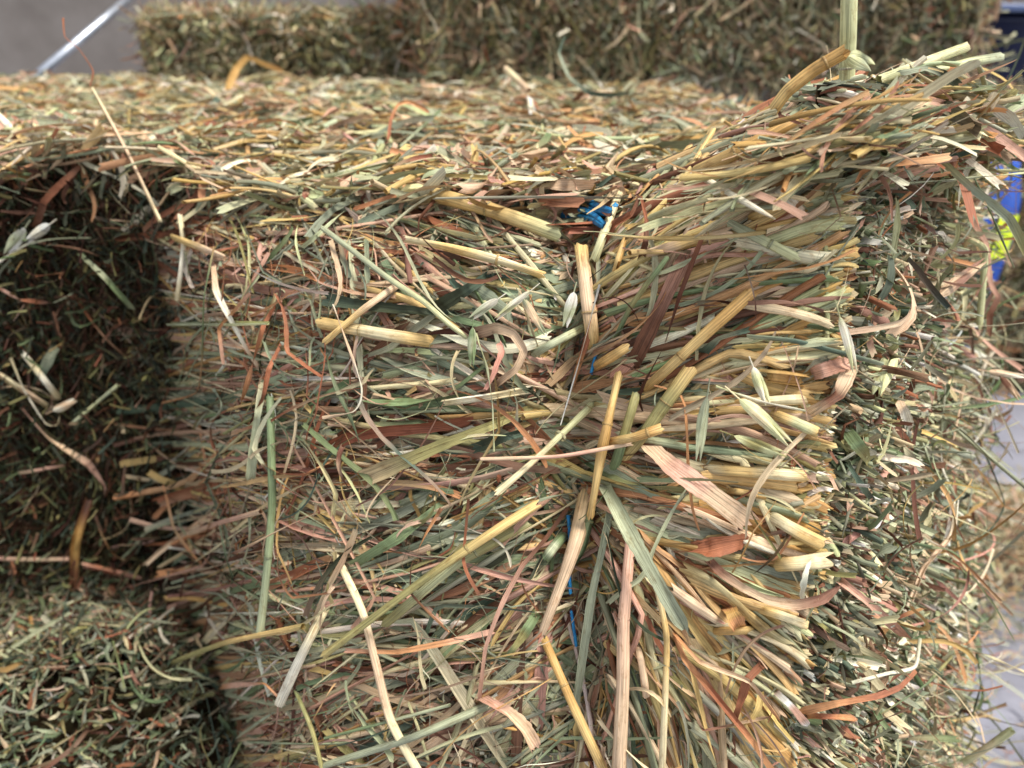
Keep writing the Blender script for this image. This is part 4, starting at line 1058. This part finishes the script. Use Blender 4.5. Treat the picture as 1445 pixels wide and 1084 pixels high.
def hero(kind, c1, c2, w, lift, pts, label, d, roll, free):
    K = {'S': 22, 'L': 34, 'T': 34, 'O': 16}[kind]
    q = catmull(pts, K, {'L': 0.2, 'S': 0.3, 'T': 0.32, 'O': 0.4}[kind])
    s = np.linspace(0, 1, K)
    if d is not None:
        D = d[0] * (1 - s) + d[1] * s
    else:
        inv = surf_inv(q[:, 0], q[:, 1])
        A = np.stack([np.ones(K), s] + ([s * s] if kind in 'LT' else []), 1)
        fit = A @ np.linalg.lstsq(A, inv, rcond=None)[0]
        fit = fit + max(0, (inv - fit).max()) * 0.55
        D = 1 / fit - (lift + 2.5) * 1e-3
        if kind in 'SL' and max(w) >= 7:                     # the end towards the knot is worked into the hay
            near0 = np.hypot(q[0, 0] - 830, q[0, 1] - 600) < np.hypot(q[-1, 0] - 830, q[-1, 1] - 600)
            e = (1 - s) if near0 else s
            D = D + 0.013 * np.clip((e - 0.62) / 0.38, 0, 1) ** 1.5 + 0.0035 * np.clip((0.2 - e) / 0.2, 0, 1)
    P = at(q[:, 0], q[:, 1], D)
    if kind == 'L':
        n3 = ray(q[K // 2, 0], q[K // 2, 1]); P = P + n3 * (np.sin(s * rng.uniform(4, 9) + rng.uniform(0, 6)) * 0.0012)[:, None]
    N = -(P - CAM); N /= np.linalg.norm(N, axis=1, keepdims=True)
    mid = P[K // 2].copy()
    jit = rng.uniform(0.9, 1.08)
    a, b = COL[c1] * jit, COL[c2] * jit
    st = Strands()
    nm, cat = NAMES[kind]
    if kind == 'O':
        # a husk: two long boat-shaped scales round a thin awn
        Wm = w * D.mean() / F * 1.05
        prof = np.sin(np.clip(s * 1.02, 0, 1) ** 0.72 * PI) ** 0.75 * (1 - 0.25 * s) + 0.05
        root = empty(nm, mid, label, cat, GROUPS[kind])
        for sg in (-1, 1):
            st = Strands()
            B = np.cross(np.gradient(P, axis=0), N); B /= np.linalg.norm(B, axis=1, keepdims=True)
            spread = (s ** 1.4)[:, None] * B * sg * Wm * 0.20
            st.add((P + spread + N * (0.0006 * sg))[None], N[None], (Wm * prof * 0.92)[None], a if sg > 0 else b, b if sg > 0 else a, 'leaf', 7, np.array([sg * 0.35]), np.array([-0.42]), 0.0)
            o = st.build('scale', M_LEAF, root); o.location = -mid
        st = Strands()
        aw = np.array([P[0] - (P[-1] - P[0]) * 0.28 * (1 - u) for u in np.linspace(0, 1, 6)])
        st.add(aw[None], N[None, :6], np.full((1, 6), Wm * 0.16), b, b, 'tube', 5, 0.0, 0, 0.0, 1.0)
        o = st.build('stem', M_LEAF, root); o.location = -mid
        return root
    Wm = (w[0] * (1 - s) + w[1] * s) * D / F
    if kind == 'S':
        Wm = Wm * (1 + 0.025 * np.sin(s * 9 + rng.uniform(0, 6)))
        sp = rng.random() < 0.4 and max(w) < 20
        st.add(P[None], N[None], Wm[None], a, b, 'split' if sp else 'tube', 14, np.array([rng.uniform(0, 6) if sp else rng.uniform(-0.3, 0.3)]), 0, 0.22, np.array([rng.uniform(0.68, 0.92)]))
        o = st.build(nm, M_STALK, None, mid)
        if w[0] >= 11 and len(pts) >= 3 and not (max(w) > 24):
            # swollen joint of the stalk, a part of its own
            k = K // 2 + random.choice([-4, 3, 5]); r = Strands()
            seg = P[k] + (P[k + 1] - P[k]) / np.linalg.norm(P[k + 1] - P[k]) * np.linspace(-0.0006, 0.0006, 6)[:, None]
            r.add(seg[None], N[None, k:k + 1].repeat(6, 1), (Wm[k] * np.array([1.0, 1.05, 1.09, 1.09, 1.05, 1.0]))[None], a * 0.6, b * 0.66, 'tube', 12, np.zeros(1), 0, 0.0, np.array([0.95]))
            c = r.build('node', M_STALK, o); c.location = -mid
    elif kind == 'L':
        tip = np.clip((1 - s) / 0.10, 0, 1) ** 0.7 if rng.random() < 0.45 else 1.0
        Wm = Wm * tip * (1 + rng.normal(0, 0.035, K)) * (1 + 0.10 * np.sin(s * rng.uniform(5, 12) + rng.uniform(0, 6)))
        tw = rng.normal(0, 0.25) + rng.normal(0, 0.5) * np.sin(s * rng.uniform(1, 4) + rng.uniform(0, 6))
        if max(w) < 10: tw = tw * 2.2
        st.add(P[None], N[None], np.maximum(Wm, 3e-4)[None], a, b, 'leaf', 9, tw[None], np.array([rng.uniform(0.02, 0.3)]), 0.28)
        o = st.build(nm, M_LEAF, None, mid)
    else:
        Wm = Wm * (1 + rng.normal(0, 0.06, K))
        Wm = Wm * (0.85 + 0.25 * np.sin(s * rng.uniform(8, 16) + rng.uniform(0, 6)))
        st.add(P[None], N[None], Wm[None], a, b, 'tube', 6, (s * rng.normal(0, 6))[None], 0, 0.2, 0.35)
        o = st.build(nm, M_LEAF, None, mid)
    return tag(o, label, cat, GROUPS[kind])


for e in H:
    hero(*e)

# ------------------------------------------------------------------ blue twine of the big bale (parts of the bale)
def twine(pts, w, off, n=4, fray=0.0):
    q = catmull(pts, 24)
    inv = surf_inv(q[:, 0], q[:, 1])
    P = at(q[:, 0], q[:, 1], 1 / inv - off)
    N = -(P - CAM); N /= np.linalg.norm(N, axis=1, keepdims=True)
    me = Strands()
    B = np.cross(np.gradient(P, axis=0), N); B /= np.linalg.norm(B, axis=1, keepdims=True)
    s = np.linspace(0, 1, 24)
    for i in range(n):
        ph = i * 2 * PI / n
        r = w * 0.3 * (1 + fray * s * 2.5)
        Q = P + B * (np.cos(ph + s * 14 * (1 - fray)) * r)[:, None] + N * (np.sin(ph + s * 14 * (1 - fray)) * r)[:, None]
        me.add(Q[None], N[None], np.full((1, 24), w * 0.55), (0.1, 0.3, 0.6), None, 'tube', 6, 0.0, 0, 0.3, 0.5)
    o = me.build('baling_twine', M_TWINE, big); o.location = -BO
    return o


twine([(802, 728), (804, 760), (803, 800), (805, 838)], 0.0014, 0.0075)
twine([(806, 862), (810, 890), (813, 912)], 0.0013, 0.0065)
twine([(862, 300), (835, 292), (798, 272)], 0.0034, 0.018, 6, 1.0)
twine([(852, 318), (830, 304), (793, 296)], 0.0030, 0.018, 6, 1.0)
twine([(862, 298), (888, 268), (915, 258)], 0.0022, 0.009)
twine([(842, 498), (838, 512), (834, 528)], 0.0013, 0.0065)
# ------------------------------------------------------------------ the place behind the hay
def plane(name, verts, mat, sub=1):
    me = bpy.data.meshes.new(name); me.from_pydata(verts, [], [(0, 1, 2, 3)]); me.materials.append(mat)
    o = bpy.data.objects.new(name, me); C.objects.link(o); return o


def box_mesh(bm, x0, x1, y0, y1, z0, z1):
    import bmesh
    r = bmesh.ops.create_cube(bm, size=1.0)
    for v in r['verts']:
        v.co.x = x0 + (v.co.x + .5) * (x1 - x0); v.co.y = y0 + (v.co.y + .5) * (y1 - y0); v.co.z = z0 + (v.co.z + .5) * (z1 - z0)
    return r['verts']


def mesh_obj(name, bm, mat, parent=None, bevel=0.0, smooth=False):
    import bmesh
    if bevel:
        bmesh.ops.bevel(bm, geom=bm.edges[:], offset=bevel, segments=3, affect='EDGES', profile=0.5)
    me = bpy.data.meshes.new(name); bm.to_mesh(me); bm.free(); me.materials.append(mat)
    if smooth:
        for p in me.polygons: p.use_smooth = True
    o = bpy.data.objects.new(name, me); C.objects.link(o)
    if parent: o.parent = parent
    return o


import bmesh
M_FLOOR = noise_material('concrete_floor', [(0.3, srgb(108, 108, 116)), (0.55, srgb(134, 134, 144)), (0.8, srgb(154, 154, 164))], scale=7, rough=0.55, bump=0.15, spec=0.4)
M_WALL = noise_material('grey_render_wall', [(0.3, srgb(108, 101, 96)), (0.5, srgb(126, 119, 114)), (0.75, srgb(144, 138, 134))], scale=2.6, rough=0.9, bump=0.2, spec=0.1)
M_STEEL = noise_material('galvanised_steel', [(0.3, srgb(150, 156, 166)), (0.7, srgb(205, 210, 218))], scale=60, rough=0.38, metal=0.85, bump=0.05, spec=0.5)
M_NAVY = noise_material('navy_plastic', [(0.3, srgb(14, 20, 48)), (0.7, srgb(24, 33, 72))], scale=9, rough=0.4, bump=0.1, spec=0.4)
M_NAVYRIM = noise_material('navy_plastic_rim', [(0.3, srgb(84, 100, 142)), (0.7, srgb(110, 126, 165))], scale=9, rough=0.35, bump=0.05, spec=0.5)
M_SACK = noise_material('blue_woven_sack', [(0.3, srgb(0, 52, 138)), (0.7, srgb(0, 72, 165))], scale=30, rough=0.42, bump=0.3, spec=0.45)
M_PRINT = noise_material('yellow_green_print', [(0.3, srgb(190, 214, 20)), (0.7, srgb(216, 236, 48))], scale=40, rough=0.45, bump=0.1, spec=0.4)

f = plane('floor', [(-6, -4, 0), (6, -4, 0), (6, 8, 0), (-6, 8, 0)], M_FLOOR); tag(f, kind='structure')
bm = bmesh.new(); box_mesh(bm, -4.0, 4.0, 2.9, 3.05, 0.004, 3.2)
w = mesh_obj('back_wall', bm, M_WALL); tag(w, 'plain grey rendered wall behind the bales', 'wall')

# slanting steel pole in front of the wall
A = at(np.array(14.0), np.array(140.0), 1.72); Bq = at(np.array(260.0), np.array(-68.0), 2.2)
bm = bmesh.new()
t = (Bq - A); Lp = np.linalg.norm(t); t /= Lp
bmesh.ops.create_cone(bm, segments=24, radius1=0.0105, radius2=0.0105, depth=Lp, cap_ends=True)
pole = mesh_obj('steel_pole', bm, M_STEEL, smooth=True)
from mathutils import Vector
pole.location = (A + Bq) / 2
pole.rotation_mode = 'QUATERNION'; pole.rotation_quaternion = Vector(t).to_track_quat('Z', 'Y')
tag(pole, 'thin shiny steel pole leaning in front of the grey wall', 'pole')

# navy crate behind the far bale
cr = empty('storage_crate', (1.22, 2.65, 0), 'dark navy plastic crate behind the whiskery far bale', 'crate')
bm = bmesh.new(); box_mesh(bm, -0.32, 0.9, -0.25, 0.2, 0.0, 0.905); mesh_obj('body', bm, M_NAVY, cr, 0.02)
bm = bmesh.new(); box_mesh(bm, -0.325, 0.905, -0.262, 0.21, 0.907, 0.930); mesh_obj('rim', bm, M_NAVYRIM, cr, 0.006)
for i in range(3):
    bm = bmesh.new(); x = -0.2 + i * 0.24; box_mesh(bm, x, x + 0.05, -0.264, -0.252, 0.1, 0.84); mesh_obj('rib', bm, M_NAVY, cr, 0.004)


def sack(loc, w, dpt, hgt, label, lean, patches, rot=0.0):
    root = empty('feed_sack', loc, label, 'sack', 'blue printed sacks')
    root.rotation_euler = (0, lean, rot)
    bm = bmesh.new(); bmesh.ops.create_cube(bm, size=1.0)
    bmesh.ops.subdivide_edges(bm, edges=bm.edges[:], cuts=11, use_grid_fill=True)
    for v in bm.verts:
        x, y, z = v.co * 2
        prof = (1 - abs(z) ** 5 * 0.75)
        k = (1 - 0.28 * abs(x) ** 4)
        wob = 1 + 0.05 * math.sin(z * 7 + x * 3) + 0.03 * math.sin(x * 9 + z * 4)
        v.co = (x * w / 2 * (1 - 0.10 * abs(z) ** 6), y * dpt / 2 * prof * k * wob, (z + 1) * hgt / 2)
    body = mesh_obj('bag', bm, M_SACK, root, 0, True)
    for (x0, x1, z0, z1) in patches:
        bm = bmesh.new(); nx, nz = 8, 8; vs = []
        for j in range(nz + 1):
            for i in range(nx + 1):
                x = (x0 + (x1 - x0) * i / nx); z = (z0 + (z1 - z0) * j / nz)
                prof = (1 - abs(2 * z - 1) ** 5 * 0.75); k = (1 - 0.28 * abs(x) ** 4)
                wob = 1 + 0.05 * math.sin((2 * z - 1) * 7 + x * 3) + 0.03 * math.sin(x * 9 + (2 * z - 1) * 4)
                vs.append(bm.verts.new((x * w / 2, -dpt / 2 * prof * k * wob - 0.003, z * hgt)))
        for j in range(nz):
            for i in range(nx):
                a = j * (nx + 1) + i
                bm.faces.new((vs[a], vs[a + 1], vs[a + nx + 2], vs[a + nx + 1]))
        mesh_obj('printed_patch', bm, M_PRINT, root, 0, True)
    return root


# sack standing on the floor behind the cut side; only its edge shows past the hay
q = at(np.array(1374.0), np.array(385.0), 1.30)
sack((0.544, q[1], 0.0), 0.34, 0.14, 0.70, 'blue sack with a yellow green print, its edge showing past the cut side', math.radians(8.4), [(0.74, 0.96, 0.79, 0.89)])
q = at(np.array(1470.0), np.array(40.0), 1.55)
sack((1.50, 2.02, 0.715), 0.36, 0.14, 0.50, 'blue sack with a yellow green stripe, standing on the upper brown bale', math.radians(2), [(-0.84, -0.55, 0.2, 0.9)])
# brown bale on the floor, far behind, and loose hay by its foot
for zb, lab in ((0.0, 'brown hay bale lying on the floor behind the blue sack'), (0.355, 'brown hay bale lying on another bale, under the striped blue sack')):
    fb = empty('hay_bale', (1.45, 2.05, zb), lab, 'hay bale', 'hay bales on the floor')
    slab('packed_core', -0.29, 0.5, -0.19, 0.25, 0.0, 0.335, None, parent=fb)
    put(cut_face(2000, np.array([1.14, 1.845, zb]), X3, Z3, -Y3, 0.8, 0.35, P_BACK, 2.0, 0.2, 0.02, 0.4), 'front_straws', M_CHAFF, fb)
    put(cut_face(900, np.array([1.145, 2.30, zb]), -Y3, Z3, -X3, 0.45, 0.35, P_BACK, 2.0, 0.2, 0.02, 0.4), 'end_straws', M_CHAFF, fb)
    put(cut_face(1200, np.array([1.14, 1.85, zb + 0.345]), X3, Y3, Z3, 0.8, 0.45, P_BACK, 2.0, 0.2, 0.01, 0.9), 'top_straws', M_CHAFF, fb)


def floor_hay(name, n, cx, cy, rx, ry, hh, pal, label=None):
    m = Strands()
    for k, L, w, K in ((int(n * .6), (0.02, 0.07), (1.0, 4.0), 7), (int(n * .4), (0.03, 0.14), (0.6, 3.0), 10)):
        u = rng.normal(0, 0.45, (k, 2)); x = cx + u[:, 0] * rx; y = cy + u[:, 1] * ry
        zz = hh * np.exp(-(u ** 2).sum(1) * 2.2)
        z = 0.006 + zz * rng.random(k) ** 0.5
        ang = rng.uniform(-PI, PI, k)
        T = np.stack([np.cos(ang), np.sin(ang), rng.normal(0, 0.3, k)], 1)
        N = np.tile(Z3, (k, 1)) + rng.normal(0, 0.3, (k, 3))
        P = bend_path(np.stack([x, y, z], 1), T, N, rng.uniform(*L, k), K, 0.2, 0.12, 0.3)
        P[..., 2] = np.maximum(P[..., 2], 0.005)
        a, b = pick(k, pal)
        m.add(P, N[:, None, :], widths(rng.uniform(*w, k) * 1e-3, K, 0.5), a, b, 'leaf', 4, rng.normal(0, 0.5, k), 0.2, 0.3)
    return tag(m.build(name, M_LEAF), label, None, None, 'stuff')


floor_hay('loose_hay', 3800, 0.86, 1.16, 0.34, 0.20, 0.10, P_TOP, 'loose hay heaped on the grey floor beside the cut side')
floor_hay('scattered_hay', 450, 0.72, 0.80, 0.5, 0.5, 0.02, P_TOP, 'thin scatter of hay on the grey floor')

# ------------------------------------------------------------------ camera, light
cam = bpy.data.cameras.new('camera'); cam.sensor_width = 36.0; cam.lens = F / 1445.0 * 36.0
cam.clip_start = 0.01; cam.clip_end = 200
cam.dof.use_dof = True; cam.dof.focus_distance = 0.315; cam.dof.aperture_fstop = 9.0; cam.dof.aperture_blades = 0
co = bpy.data.objects.new('camera', cam); C.objects.link(co)
co.location = CAM; co.rotation_euler = (PI / 2 - PITCH, 0, 0)
S.camera = co

wd = bpy.data.worlds.new('World'); S.world = wd; wd.use_nodes = True
nt = wd.node_tree; nt.nodes.clear()
sky = nt.nodes.new('ShaderNodeTexSky'); sky.sky_type = 'NISHITA'; sky.sun_disc = False
SUN_EL, SUN_AZ = math.radians(64), math.radians(117)       # azimuth clockwise from +y
sky.sun_elevation = SUN_EL; sky.sun_rotation = SUN_AZ
hs = nt.nodes.new('ShaderNodeHueSaturation'); hs.inputs['Saturation'].default_value = 0.3
bg = nt.nodes.new('ShaderNodeBackground'); bg.inputs['Strength'].default_value = 0.07
ow = nt.nodes.new('ShaderNodeOutputWorld')
nt.links.new(sky.outputs[0], hs.inputs['Color']); nt.links.new(hs.outputs[0], bg.inputs['Color']); nt.links.new(bg.outputs[0], ow.inputs['Surface'])
sl = bpy.data.lights.new('sun', 'SUN'); sl.energy = 1.5; sl.angle = math.radians(16); sl.color = (1.0, 0.955, 0.88)
so = bpy.data.objects.new('sun', sl); C.objects.link(so)
dirv = Vector((math.sin(SUN_AZ) * math.cos(SUN_EL), math.cos(SUN_AZ) * math.cos(SUN_EL), math.sin(SUN_EL)))
so.rotation_euler = dirv.to_track_quat('Z', 'Y').to_euler()

vs = S.view_settings
vs.view_transform = 'Standard'; vs.look = 'None'; vs.gamma = 1.0; vs.use_curve_mapping = False; vs.exposure = 1.8
S.cycles.max_bounces = 6; S.cycles.diffuse_bounces = 4; S.cycles.transmission_bounces = 4
